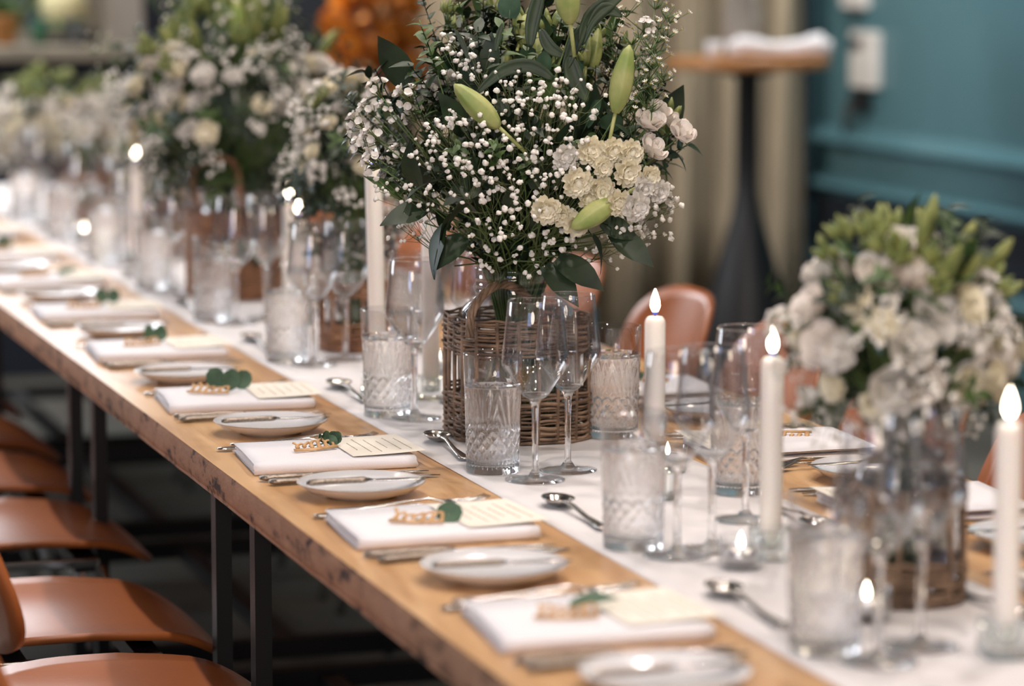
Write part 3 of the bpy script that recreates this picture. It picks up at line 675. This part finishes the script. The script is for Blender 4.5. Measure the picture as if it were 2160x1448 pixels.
def mum(r, mt, seed=0):
    rnd = random.Random(seed); mb = MB()
    for ring, (n, el, ln) in enumerate(((16, 8, 1.0), (15, 24, .95), (13, 42, .86), (10, 60, .72), (6, 78, .6))):
        for k in range(n):
            a = 2*pi*k/n+ring*.3+rnd.uniform(-.12, .12); e = radians(el+rnd.uniform(-6, 6))
            vs, fs = petal(r*ln, r*.27, -.25, 3, 2)
            mb.add(xf(vs, orient((cos(e)*cos(a), cos(e)*sin(a), sin(e)), rnd.uniform(-.3, .3))), fs)
    mb.blob((0, 0, r*.15), r*.55, 0, 1, .12); mb.lathe([(.001, -r*.5), (r*.2, -r*.3), (r*.5, -r*.05), (.001, 0)], 8, 1); return mb.mesh('pompom_bloom', [mt, M['stem']])
def lilybud(L, r):
    N = 18; LP = []
    for k in range(13):
        t = k/12; rr = r*(sin(pi*(.08+.86*t**.85)))**.8*(1 if k < 12 else .3)
        LP.append([((rr*(1-.13*abs(cos(3*a/1)) ** 6*1.0-.06*(cos(3*a) > .85)))*cos(a), (rr*(1-.13*abs(cos(3*a))**6))*sin(a), L*t) for a in (2*pi*i/N for i in range(N))])
    mb = MB().loops(LP); mb.tube([(0, 0, -.05), (0, 0, .004)], .0028, 6); return mb
def floret_cluster(r, mt, seed):
    rnd = random.Random(seed); mb = MB()
    for _ in range(11):
        a, e = rnd.uniform(0, 2*pi), rnd.uniform(-.1, pi/2); c = Vector((cos(a)*cos(e), sin(a)*cos(e), sin(e)))*r*rnd.uniform(.6, 1)
        for k in range(5):
            vs, fs = petal(r*.42, r*.20, -.2, 2, 2); Mx = orient(c, rnd.uniform(0, 1), c) @ Matrix.Rotation(2*pi*k/5, 4, 'Z') @ Matrix.Rotation(radians(62), 4, 'X')
            mb.add(xf(vs, Mx), fs)
        mb.tube([(0, 0, -r*.6), c], .0009, 3, 1)
    return mb.mesh('floret_cluster', [mt, M['twig']])
def gyp(seed, n=12, L=.085, sp=.03, br=.0043):
    rnd = random.Random(seed); mb = MB(); nodes = [Vector((0, 0, L*t)) + Vector((rnd.gauss(0, .003), rnd.gauss(0, .003), 0)) for t in (0, .25, .45, .65)]
    mb.tube(nodes, .0007, 3, 1)
    random.seed(seed)
    for k in range(n):
        b = rnd.choice(nodes[1:]); a = rnd.uniform(0, 2*pi); rr = sp*sqrt(rnd.random()); e = Vector((rr*cos(a), rr*sin(a), max(b.z+.008, L*(.6+.5*rnd.random()))))
        mb.tube([b, (b+e)/2+Vector((0, 0, -.003)), e], .0004, 3, 1)
        r = br*rnd.uniform(.6, 1.25)
        mb.blob(e, r*.9, 0, 1, .28, (1, 1, .8)); mb.blob(e+Vector((rnd.uniform(-1, 1), rnd.uniform(-1, 1), .5))*r*.6, r*.6, 0, 0, .3)
    return mb.mesh('babys_breath_sprig', [M['gyp'], M['twig']])
def budspray(seed, m):
    rnd = random.Random(seed); mb = MB(); mb.tube([(0, 0, -.05), (0, 0, 0)], .0016, 4, 1)
    for k in range(6):
        a = 2*pi*k/6; d = Vector((.45*cos(a), .45*sin(a), 1)).normalized() if k else Vector((0, 0, 1))
        p0 = d*.02*rnd.uniform(.6, 1.2); ln = rnd.uniform(.018, .028)
        mb.tube([(0, 0, 0), p0], .0009, 3, 1)
        mb.tube([p0+d*ln*t for t in (0, .25, .5, .75, 1)], [.0015, .0046, .0050, .0034, .0008], 6)
    for k in range(3):
        vs, fs = leafgrid(.035, .008, .3); a = k*2.1; mb.add(xf(vs, orient((cos(a), sin(a), .9), 0, (0, 0, -.01))), fs, 1)
    return mb.mesh('bud_spray', [m, M['midleaf']])
def aster(seed):
    rnd = random.Random(seed); mb = MB(); L = .15
    pts = [Vector((rnd.gauss(0, .003)*k, rnd.gauss(0, .003)*k, L*k/6)) for k in range(7)]; mb.tube(pts, .0010, 4, 1)
    for k in range(34):
        t = rnd.uniform(.05, 1); b = pts[min(6, int(t*6))]; a = rnd.uniform(0, 6.3); e = b+Vector((cos(a)*.016, sin(a)*.016, .014))
        mb.tube([b, b*.4+e*.6+Vector((0, 0, -.002)), e], [.0007, .0010, .0003], 3, 1)
    for k in range(9):
        t = rnd.uniform(.3, 1.05); b = pts[min(6, int(t*6))]; a = rnd.uniform(0, 6.3); rr = rnd.uniform(.012, .032); e = b+Vector((cos(a)*rr, sin(a)*rr, rr*.9)); mb.tube([b, e], .0005, 3, 1)
        for j in range(8):
            vs, fs = petal(.0065, .0014, -.1, 1, 1); mb.add(xf(vs, orient((cos(a)*.6+.2, sin(a)*.6, .8), 0, e) @ Matrix.Rotation(2*pi*j/8, 4, 'Z') @ Matrix.Rotation(radians(68), 4, 'X')), fs)
        mb.blob(e, .0018, 2, 0, .1)
    return mb.mesh('aster_spray', [M['white'], M['midleaf'], M['yellow']])
def leafm(name, L, Wd, m, **k):
    vs, fs = leafgrid(L, Wd, **k); mb = MB().add(vs, fs); mb.tube([(0, 0, -.015), (0, 0, .01)], .0008, 3); return mb.mesh(name, m)
def leafspray(seed, m, n=12, s=.022):
    rnd = random.Random(seed); mb = MB(); mb.tube([(0, 0, -.02), (0, 0, .04), (.004, 0, .075)], .0009, 3)
    for k in range(n):
        z = .075*k/n; a = k*2.4; vs, fs = leafgrid(s*rnd.uniform(.7, 1.2), s*.5, .3, .2, 4); mb.add(xf(vs, orient((cos(a), sin(a), rnd.uniform(.3, 1)), 0, (0, 0, z))), fs)
    return mb.mesh('leaf_spray', m)
FM = dict(rose=[rose(.019, M['blush'], 1), rose(.019, M['white'], 2)], mum=[mum(.021, M['cream'], 1), mum(.021, M['cream'], 2), mum(.021, M['white'], 3)],
  floret=[floret_cluster(.02, M['white'], 1), floret_cluster(.02, M['white'], 2)], gyp=[gyp(k) for k in range(5)], gypbig=[gyp(11, 22, .09, .035, .0042), gyp(12, 22, .09, .035, .0042)],
  bud=[budspray(k, M['lime']) for k in range(3)], aster=[aster(k) for k in range(3)],
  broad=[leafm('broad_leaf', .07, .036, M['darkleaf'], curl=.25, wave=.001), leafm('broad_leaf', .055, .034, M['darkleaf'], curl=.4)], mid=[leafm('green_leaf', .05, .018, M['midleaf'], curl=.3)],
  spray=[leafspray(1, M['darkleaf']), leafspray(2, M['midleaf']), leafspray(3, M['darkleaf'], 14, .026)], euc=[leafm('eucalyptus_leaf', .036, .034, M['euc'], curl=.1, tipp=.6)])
FM['lily'] = [lilybud(.085, .0165).mesh('lily_bud', M['lily'])]; FM['lilygreen'] = [lilybud(.07, .011).mesh('lily_bud', M['lime'])]
FN = dict(rose='rose', mum='pompom_bloom', floret='floret_cluster', gyp='babys_breath_sprig', gypbig='babys_breath_sprig', bud='bud_spray', aster='aster_spray', broad='broad_leaf', mid='green_leaf', spray='leaf_spray', euc='eucalyptus_leaf', lily='lily_bud', lilygreen='lily_bud')
class Bouquet:
    def __init__(s, label, loc, neck_z, seed):
        s.rnd = random.Random(seed); s.t = thing('flower_bouquet', label, 'flowers', loc, 0); s.o = Vector(loc); s.nz = neck_z; s.ends = []
    def put(s, k, p, d=None, back=0, sc=1, roll=None, v=None, stem=True):
        p = Vector(p); n = Vector((s.o.x, s.o.y, s.nz-.03))
        if d is None: d = (p-n).normalized()+Vector((s.rnd.gauss(0, .15), s.rnd.gauss(0, .15), s.rnd.gauss(0, .1)+.1))
        d = Vector(d).normalized(); q = p-d*back
        Mx = orient(d, s.rnd.uniform(0, 6.28) if roll is None else roll)
        o = link(FN[k], (s.rnd.choice(FM[k]) if v is None else FM[k][v]), s.t, q-s.o, Mx)
        o.scale = (sc, sc, sc)
        if stem: s.ends.append(q-d*.008)
        return o
    def stems(s, jr, bottom, every=1):
        mb = MB()
        for k, e in enumerate(s.ends):
            if k % every: continue
            a = s.rnd.uniform(0, 6.28); r = jr*sqrt(s.rnd.random()); b = Vector((r*cos(a), r*sin(a), bottom-s.o.z+.006)); n = Vector((jr*.85*cos(a+2.5)*sqrt(s.rnd.random()), jr*.85*sin(a+2.5)*sqrt(s.rnd.random()), s.nz-s.o.z))
            e2 = e-s.o; c = n+(e2-n)*.5+Vector((0, 0, .02*min(1, (e2-n).length*4)))
            mb.tube([b, (b+n)/2, n, n*.25+c*.75, e2], [.0019, .0018, .0017, .0013, .0010], 4)
        stuff(obj('stems', mb, M['stem'], s.t))
def ribbon_leaf(bq, pts, w, m='darkleaf'):
    P = [Vector(p)-bq.o for p in pts]; n = 12; L = []
    def cr(t):
        k = min(len(P)-2, int(t*(len(P)-1))); u = t*(len(P)-1)-k; a = P[max(0, k-1)]; b = P[k]; c = P[k+1]; d = P[min(len(P)-1, k+2)]
        return .5*((2*b)+(c-a)*u+(2*a-5*b+4*c-d)*u*u+(3*b-a-3*c+d)*u**3)
    vs = []; fs = []
    for k in range(n+1):
        t = k/n; c = cr(t); tg = (cr(min(1, t+.03))-cr(max(0, t-.03))).normalized(); sd = tg.cross(FWD).normalized(); ww = w*(sin(pi*(.06+.93*t))**.75)
        nr = FWD
        for sx in (-1, -.5, 0, .5, 1): vs.append(c+sd*ww*sx-nr*(.35*ww*abs(sx)))
    for k in range(n):
        for j in range(4): a = k*5+j; fs.append((a, a+1, a+6, a+5))
    o = obj('long_leaf', MB().add(vs, fs), M[m], bq.t); mm = o.modifiers.new('s', 'SOLIDIFY'); mm.thickness = .0006
# ------------------------------------------------------------------ wicker baskets and jars
def basket(loc, a, H, z1, z2, label, wm, seed, rod=.0026, nst=22, handle=None, mesh_n=84, pw=3.0):
    rnd = random.Random(seed); t = thing('wicker_basket', label, 'basket', loc)
    def R(th, r): return r/((abs(cos(th))**pw+abs(sin(th))**pw)**(1/pw))
    def band(nm, z0, zz):
        mb = MB(); rows = int(round((zz-z0)/(rod*1.75)))
        for j in range(rows):
            z = z0+rod+(zz-z0-2*rod)*j/max(1, rows-1); ph = j % 2; pts = []; off = rnd.random()*6; tl = rnd.uniform(-.0022, .0022)
            for k in range(mesh_n):
                th = 2*pi*k/mesh_n; r = R(th, a)+rod*1.0*cos(th*nst/2+ph*pi)+.0007*sin(5*th+off)
                pts.append((r*cos(th), r*sin(th), max(rod, z+tl*sin(th*2+off)+.0026*noise.noise(Vector((th*4, j*.9, seed))))))
            mb.tube(pts, rod*rnd.uniform(.66, 1.15), 5, closed=True)
        for j in range(rows*2):      # cut rod ends
            th = rnd.uniform(0, 2*pi); r = R(th, a); z = rnd.uniform(z0+rod, zz-rod)
            mb.tube([((r-.002)*cos(th), (r-.002)*sin(th), z), ((r+.0045)*cos(th+.06), (r+.0045)*sin(th+.06), z+.001)], rod*.8, 5)
        return stuff(obj(nm, mb, wm, t))
    band('lower_weave', .0, z1); band('upper_weave', z2, H)
    for k in range(nst):
        th = 2*pi*(k+.5)/nst; r = R(th, a)
        obj('stake', MB().tube([(r*cos(th), r*sin(th), .003), ((r+.001)*cos(th+.01), (r+.001)*sin(th+.01), H*.5), (r*cos(th), r*sin(th), H-.003)], rod*1.15, 6), wm, t)
    obj('base', MB().lathe([(.001, .0005), (a*.96, .0005), (a*.97, .004), (.001, .004)], 32), wm, t)
    for pts, rr in handle or ():
        h = MB(); n = 40; P = [Vector(p) for p in pts]
        def cr(tt):
            k = min(len(P)-2, int(tt*(len(P)-1))); u = tt*(len(P)-1)-k; A = P[max(0, k-1)]; b = P[k]; c = P[k+1]; d = P[min(len(P)-1, k+2)]
            return .5*((2*b)+(c-A)*u+(2*A-5*b+4*c-d)*u*u+(3*b-A-3*c+d)*u**3)
        for s in range(4):
            q = []
            for k in range(n+1):
                tt = k/n; c = cr(tt); tg = (cr(min(1, tt+.02))-cr(max(0, tt-.02))).normalized(); u = tg.cross(Vector((.3, .9, .1))).normalized(); v = u.cross(tg); an = tt*22+s*pi/2
                q.append(c+(u*cos(an)+v*sin(an))*rr*.55)
            h.tube(q, rr*.6, 5)
        obj('handle', h, wm, t)
    return t
def jar(loc, r, H, nr, nh, label, wl):
    th = .0022; sh = H-nh
    prof = [(.001, 0), (r-.008, 0), (r, .008), (r, sh-.03), (r*.96, sh-.014), (nr+.006, sh), (nr, sh+.005)]
    for k in range(3): z = sh+.010+k*(nh-.018)/3; prof += [(nr, z), (nr+.0018, z+.002), (nr, z+.004)]
    prof += [(nr+.0015, H-.004), (nr+.0015, H-.001), (nr, H), (nr-th, H-.001), (nr-th, sh+.004), (r*.96-th, sh-.016), (r-th, sh-.032), (r-th, .010), (r-.011, .004), (.001, .004)]
    o = tag(obj('glass_jar', MB().lathe(prof, 48), M['jarglass'], loc=loc), label, 'jar')
    obj('water', MB().lathe([(.001, .0045), (r-.012, .0048), (r-th-.0006, .012), (r-th-.0006, wl), (.001, wl)], 40), M['water'], o); return o
B1 = Vector((1.381, 4.325, RZ))
u_, v_ = RT.copy(), Vector((FWD.x, FWD.y, 0)).normalized()
def rel(px, py, dep, o): return W(px, py, dep)-o
basket(B1, .101, .184, .073, .128, 'large brown wicker basket round the jar of the big central bouquet', M['wicker'], 1, handle=[
  ([rel(990, 712, 4.41, B1), rel(997, 655, 4.41, B1), rel(1030, 612, 4.44, B1), rel(1062, 600, 4.47, B1), rel(1092, 610, 4.50, B1), rel(1113, 632, 4.53, B1)][0:6]+[Vector((-.02, .02, .205))], .0062)][0:1])
jar(B1+Vector((0, 0, .0045)), .086, .248, .062, .048, 'large clear glass jar inside the big central basket', .13)
# ------------------------------------------------------------------ the central bouquet
D = 4.50
bq = Bouquet('big central bouquet of white roses, cream blooms, lily buds and baby\'s breath', (B1.x, B1.y, B1.z+.012), 1.0, 5)
R_ = random.Random(21)
for px, py, dz in ((1440, 280, -.02), (1372, 255, -.04), (1378, 312, -.05), (1428, 262, .05), (1395, 235, .04)): bq.put('rose', W(px, py, D-.08+dz), sc=R_.uniform(.92, 1.1), v=0)
bq.put('rose', W(932, 168, D), d=(-.1, -.2, 1), v=1, sc=1.1)
for px, py, v in ((1243, 318, 0), (1290, 318, 1), (1268, 352, 0), (1325, 322, 1), (1318, 362, 0), (1352, 395, 2), (1215, 383, 1), (1262, 398, 0), (1240, 418, 1), (1300, 425, 0), (1335, 432, 2), (1385, 402, 2), (1182, 452, 0), (1212, 470, 1), (1190, 330, 2), (1365, 372, 1), (1150, 440, 1)):
    p = W(px, py, D-.20+R_.uniform(-.01, .01)); bq.put('mum', p, d=(p-B1-Vector((0, 0, .45)))*1.0-FWD*.05, v=v, sc=R_.uniform(.85, 1.2))
for px, py in ((800, 192), (862, 208), (905, 200), (782, 235), (928, 216), (762, 262), (792, 290), (835, 268), (872, 248), (768, 315), (815, 230), (790, 345), (820, 380), (845, 330), (1350, 500), (1395, 430), (1340, 470), (1360, 60), (890, 230)):
    bq.put('floret', W(px, py, D-.06+R_.uniform(-.06, .06)), sc=R_.uniform(.65, 1.0))
GY = [(1120,200),(1170,205),(1090,262),(1165,262),(1230,225),(985,95),(1012,128),(1000,235),(955,290),(1150,330),(1012,350),(1062,395),(1128,440),(1092,475),(1195,345),(1180,500),(1120,560),(1050,545),(880,430),(850,470),(832,400),(1385,440),(1405,470),(1350,505),(985,400),(935,250),(1040,310),(1100,345),(1150,390),(1075,190),(1010,500),(1155,520),(960,350),(1205,290),(1120,300),(1310,470),(900,330),(1040,440),(880,500),(1240,520),(1290,530),(975,270),(1150,225),(1060,215),(1200,420),(1015,165),(960,120)]
for k, (px, py) in enumerate(GY):
    r2 = ((px-1110)/330)**2+((py-330)/260)**2; dd = D-.19*sqrt(max(.05, 1-min(1, r2)))-.02
    bq.put('gyp', W(px+R_.gauss(0, 6), py+R_.gauss(0, 6), dd+R_.uniform(-.02, .02)), back=.065, sc=R_.uniform(.85, 1.1), v=k % 5)
# lily buds  (base pixel -> tip pixel)
for (bx, by), (tx, ty), sc, wsc in (((1052, 268), (958, 178), 1.0, 1.0), ((1298, 238), (1328, 95), 1.05, 1.0), ((1203, 50), (1188, -70), 1.0, 1.1), ((1296, 425), (1205, 482), .85, 1.0)):
    p, q = W(bx, by, D-.20), W(tx, ty, D-.22); o = bq.put('lily', p, d=q-p, roll=1, stem=True); L0 = (q-p).length/.085; o.scale = (wsc, wsc, L0)
for (bx, by), (tx, ty) in (((1112, 110), (1085, 18)), ((1140, 160), (1128, 62)), ((1135, 150), (1150, 85)), ((1068, 150), (1062, 88)), ((1170, 160), (1185, 100)), ((1250, 150), (1262, 60)), ((968, 330), (965, 268)), ((1235, 140), (1240, 70)), ((1095, 90), (1110, 30))):
    p, q = W(bx, by, D-.03), W(tx, ty, D-.02); o = bq.put('lilygreen', p, d=q-p); L0 = (q-p).length/.07; o.scale = (1, 1, L0)
for px, py in ((955, 70), (1040, 45), (1110, 60), (1240, 150), (1300, 130), (940, 40), (1260, 90), (1410, 265), (1400, 300), (1205, 110), (1160, 80), (1020, 60)): bq.put('bud', W(px, py+8, D+R_.uniform(-.05, .08)), d=(R_.gauss(0, .2), R_.gauss(0, .2), 1), sc=R_.uniform(.8, 1.1))
for pts, w_ in (([(1118, 100), (1122, 55), (1135, 0), (1150, -40)], .0105), ([(1168, 168), (1120, 140), (1060, 150), (1003, 200)], .0105), ([(1225, 95), (1245, 40), (1285, 5), (1330, -25)], .012), ([(1240, 62), (1275, 20), (1312, 35)], .010), ([(1140, 62), (1160, 100), (1195, 120)], .009), ([(1200, 118), (1212, 165), (1240, 215)], .013), ([(1190, 150), (1215, 85), (1235, 50)], .010), ([(1050, 210), (1062, 245), (1045, 300)], .012), ([(990, 130), (975, 90), (958, 60)], .004), ([(1045, 110), (1052, 75), (1060, 48)], .004)):
    ribbon_leaf(bq, [W(x, y, D-.16) for x, y in pts], w_)
for k, (px, py) in enumerate(((1360, 90), (1385, 30), (1402, 60), (1340, 20), (1325, 100), (1405, 150), (1375, 170), (1350, 160), (1300, 70), (1330, 180), (1390, 110), (1420, 20), (1345, 130), (1310, 210), (1350, 215), (1290, 120))):
    bq.put('aster', W(px, py, D+R_.uniform(-.12, .05)), d=(.25*(px-1290)/100+R_.gauss(0, .1), R_.gauss(0, .2), 1), back=.11, sc=R_.uniform(.7, 1.0), v=k % 3)
for px, py, tx, ty in ((930, 380, 850, 392), (940, 470, 900, 560), (960, 455, 905, 500), (1290, 490, 1350, 530), (1270, 470, 1335, 490), (1150, 560, 1190, 600), (1175, 545, 1230, 575), (1060, 430, 1045, 400), (1000, 330, 1010, 380), (1060, 320, 1065, 270), (900, 440, 850, 450), (1110, 250, 1110, 230), (1250, 500, 1290, 560), (980, 500, 940, 530), (1000, 420, 960, 440), (1080, 300, 1050, 260), (1025, 375, 985, 395), (1130, 400, 1140, 350)):
    p, q = W(px, py, D-.14), W(tx, ty, D-.16); bq.put('broad', p, d=q-p, sc=R_.uniform(.9, 1.25), roll=R_.uniform(-1, 1))
for k in range(240):     # leafy inside of the bouquet
    a = R_.uniform(0, 2*pi); e = R_.uniform(-.75, 1.35); r = R_.uniform(.45, .98)
    p = B1+Vector((.225*r*cos(a)*cos(e), .19*r*sin(a)*cos(e), .445+.19*r*sin(e)))
    if p.z < 1.03 and (Vector((p.x, p.y))-Vector((B1.x, B1.y))).length > .06+(p.z-.95)*1.3: continue
    kk = R_.choice(['broad', 'spray', 'spray', 'spray', 'mid', 'euc']) ; bq.put(kk, p, sc=R_.uniform(.8, 1.3), stem=k % 3 == 0)
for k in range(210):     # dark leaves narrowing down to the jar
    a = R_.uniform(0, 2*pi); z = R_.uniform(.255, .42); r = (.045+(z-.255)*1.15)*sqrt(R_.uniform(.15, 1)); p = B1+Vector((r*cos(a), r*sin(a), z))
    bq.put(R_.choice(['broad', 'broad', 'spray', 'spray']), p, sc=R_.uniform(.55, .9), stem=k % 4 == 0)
for k in range(36):      # lower leaves over the jar's mouth
    a = R_.uniform(0, 2*pi); r = R_.uniform(.02, .10); p = B1+Vector((r*cos(a), r*sin(a), .262+r*.9+R_.uniform(0, .06))); bq.put(R_.choice(['spray', 'broad']), p+Vector((0, 0, -.01)), d=(cos(a)*.5, sin(a)*.5, 1), sc=R_.uniform(.5, .8), stem=False)
for k in range(34):      # small leaves at the mouth of the jar
    a = R_.uniform(0, 2*pi); rr = R_.uniform(.015, .055); p = B1+Vector((rr*cos(a), rr*sin(a), R_.uniform(.245, .30)))
    bq.put('broad', p, d=(cos(a)*.7, sin(a)*.7, 1), sc=R_.uniform(.45, .75), roll=R_.uniform(-.8, .8), stem=False)
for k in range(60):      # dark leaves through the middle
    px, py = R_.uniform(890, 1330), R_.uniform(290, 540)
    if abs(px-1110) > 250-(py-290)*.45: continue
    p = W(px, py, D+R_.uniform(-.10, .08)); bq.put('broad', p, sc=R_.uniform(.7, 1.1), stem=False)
bq.stems(.06, B1.z+.012)
# ------------------------------------------------------------------ other bouquets
def rand_bouquet(label, o, neck, c, rad, seed, spec, jr, low=-.6, every=2):
    """spec: (kind, count, lowest elevation, highest elevation, scale, radius factor)"""
    b = Bouquet(label, o, neck, seed); rn = b.rnd; c = Vector(c)
    for kind, n, e0, e1, sc, rf in spec:
        for _ in range(n):
            a = rn.uniform(0, 2*pi); e = rn.uniform(e0, e1)
            if kind not in ('broad', 'spray', 'mid') and rn.random() < .62: a = -pi/2-YAW+rn.uniform(-1.7, 1.7)   # more blooms on the side that faces the room
            rr = rf*rn.uniform(.86, 1.05) if kind not in ('broad', 'spray', 'mid') else rf*rn.uniform(.4, 1)
            d = Vector((cos(a)*cos(e), sin(a)*cos(e), sin(e))); p = c+Vector((rad[0]*rr*d.x, rad[1]*rr*d.y, rad[2]*rr*d.z))
            hr = (Vector((p.x, p.y))-Vector((o[0], o[1]))).length
            if p.z < neck+.01: p.z = neck+.01+rn.random()*.02
            b.put(kind, p, d=d+Vector((0, 0, .35)), back=.05*sc if 'gyp' in kind else 0, sc=sc*rn.uniform(.85, 1.15))
    b.stems(jr, o[2], every); return b
def arch(r, h, z): return [Vector((-u_.x*r, -u_.y*r, z)), Vector((-u_.x*r*.98, -u_.y*r*.98, z+h*.55)), Vector((-u_.x*r*.55, -u_.y*r*.55, z+h*.95)), Vector((0, 0, z+h*1.05)), Vector((u_.x*r*.55, u_.y*r*.55, z+h*.95)), Vector((u_.x*r*.98, u_.y*r*.98, z+h*.55)), Vector((u_.x*r, u_.y*r, z))]
# small basket behind the tall candle
B2 = Vector((1.402, 5.36, RZ)); basket(B2, .060, .125, .050, .100, 'small brown wicker basket with arched handle left of the tall candle', M['wickerred'], 2, nst=14, rod=.0026, mesh_n=60, pw=2.4, handle=[(arch(.040, .055, .10), .0045)])
jar(B2+Vector((0, 0, .0045)), .050, .145, .042, .02, 'small clear jar inside the left small basket', .08)
c2 = W(735, 345, 5.55)
rand_bouquet('small loose white bouquet between the two tall bouquets, above the small basket', (B2.x, B2.y, B2.z+.012), B2.z+.15, (c2.x, c2.y, c2.z), (.085, .08, .155), 31, [
  ('spray', 60, -1.3, 1.2, 1.0, .9), ('broad', 30, -1.4, .3, .8, .8), ('mum', 34, -.5, 1.3, .85, 1.05), ('floret', 26, -.4, 1.5, 1.0, 1.05), ('gypbig', 26, -1.2, 1.2, .9, 1), ('rose', 5, .3, 1.2, .9, 1), ('bud', 5, .6, 1.4, .8, 1)], .03)
# second tall bouquet
B3 = Vector((1.39, 6.27, RZ)); basket(B3, .101, .184, .073, .128, 'large wicker basket under the second tall bouquet, farther left', M['wickerred'], 3, mesh_n=60, handle=[([Vector((-.09, -.05, .19)), Vector((-.10, -.04, .26)), Vector((-.06, -.06, .29)), Vector((-.02, -.07, .28)), Vector((-.01, -.085, .19))], .006)])
jar(B3+Vector((0, 0, .0045)), .086, .248, .062, .048, 'large clear jar in the second tall basket', .13)
c3 = W(505, 245, 6.42)
b3 = rand_bouquet('second tall bouquet of white blooms and lime buds, left of centre', (B3.x, B3.y, B3.z+.012), 1.0, (c3.x, c3.y, c3.z), (.23, .19, .185), 41, [
  ('spray', 110, -1.2, 1.3, 1.25, .95), ('broad', 60, -1.3, .4, 1.1, .9), ('mum', 40, -.3, .8, 1.3, 1.03), ('rose', 18, -.1, .8, 1.2, 1.03), ('floret', 14, -.1, 1.2, 1.1, 1), ('gypbig', 24, -.8, .9, 1.1, 1), ('bud', 9, .5, 1.5, 1.3, 1.05), ('lilygreen', 9, .7, 1.4, 1.2, 1.0), ('mid', 40, .3, 1.5, 1.3, 1.0), ('aster', 10, .4, 1.2, 1.0, 1.1)], .055)
for (px, py) in ((400, 40), (430, 20), (470, 60), (500, 70), (495, 10), (450, 5), (545, 30), (380, 90), (520, 40), (360, 110)):
    b3.put('bud' if px % 20 else 'lilygreen', W(px, py+30, 6.4), d=(0, 0, 1), sc=1.5)
for (px, py) in ((560, 30), (590, 60), (535, 60), (570, 90)): b3.put('aster', W(px, py, 6.4), d=(.2, 0, 1), sc=1.1, back=.1)
b3.put('lily', W(500, 110, 6.38), d=(0, 0, 1), sc=1.3)
# right-hand bouquet, close to the camera
B4 = Vector((1.432, 3.085, RZ)); basket(B4, .068, .135, .050, .108, 'small wicker basket at the right, behind the lit tealight', M['wicker'], 4, nst=14, mesh_n=60, pw=2.4, handle=[(arch(.046, .05, .115), .0045)])
jar(B4+Vector((0, 0, .0045)), .056, .165, .046, .022, 'clear jar with green stems inside the right basket', .10)
c4 = W(1895, 690, 3.42)
rand_bouquet('low bouquet of white blooms and lime green buds at the right', (B4.x, B4.y, B4.z+.012), B4.z+.17, (c4.x, c4.y, c4.z-.005), (.125, .11, .105), 51, [
  ('spray', 50, -1.2, 1.3, .9, .9), ('broad', 24, -1.4, .2, .9, .8), ('bud', 17, .35, 1.5, .9, 1.0), ('lilygreen', 9, .6, 1.4, .8, .95), ('mum', 34, -1.0, .45, 1.0, 1), ('rose', 26, -.6, 1.3, 1.15, 1), ('floret', 12, -.4, .7, 1.0, 1), ('gypbig', 10, -1.1, .1, .9, 1), ('mid', 20, 0, 1.3, 1, 1)], .03)
# far left bouquet
B5 = Vector((1.40, 8.17, RZ)); basket(B5, .068, .135, .050, .108, 'far wicker basket under the pale far left bouquet', M['wickerred'], 5, nst=14, mesh_n=48, pw=2.4, handle=[(arch(.046, .05, .115), .0045)])
jar(B5+Vector((0, 0, .0045)), .056, .165, .046, .022, 'clear jar in the far basket at the end of the table', .10)
c5 = W(140, 258, 8.35)
rand_bouquet('pale white and lime bouquet at the far left end of the table', (B5.x, B5.y, B5.z+.012), B5.z+.17, (c5.x, c5.y, c5.z), (.20, .14, .115), 61, [
  ('spray', 30, -1.2, 1.0, 1, .8), ('bud', 26, .5, 1.4, 1.1, 1.0), ('mum', 50, -.8, .55, 1.3, 1), ('rose', 24, -.5, .6, 1.3, 1), ('floret', 40, -.6, .7, 1.4, 1), ('gypbig', 10, -.8, .5, 1.2, 1)], .03)
B6 = Vector((1.40, 7.22, RZ)); basket(B6, .060, .125, .050, .100, 'small basket under the peach lit blooms beyond the second tall bouquet', M['wickerred'], 6, nst=14, mesh_n=48, pw=2.4)
jar(B6+Vector((0, 0, .0045)), .050, .145, .042, .02, 'small jar in the basket beyond the second tall bouquet', .08)
c6 = W(335, 345, 7.4)
rand_bouquet('small creamy bouquet beyond the second tall bouquet, above the lit candle', (B6.x, B6.y, B6.z+.012), B6.z+.15, (B6.x, B6.y, c6.z), (.09, .09, .09), 71, [
  ('spray', 30, -1.2, 1.0, 1, .8), ('mum', 26, -.8, 1.2, 1.0, 1), ('floret', 16, -.6, 1.2, 1.1, 1), ('rose', 8, -.5, 1.0, 1.0, 1)], .03)
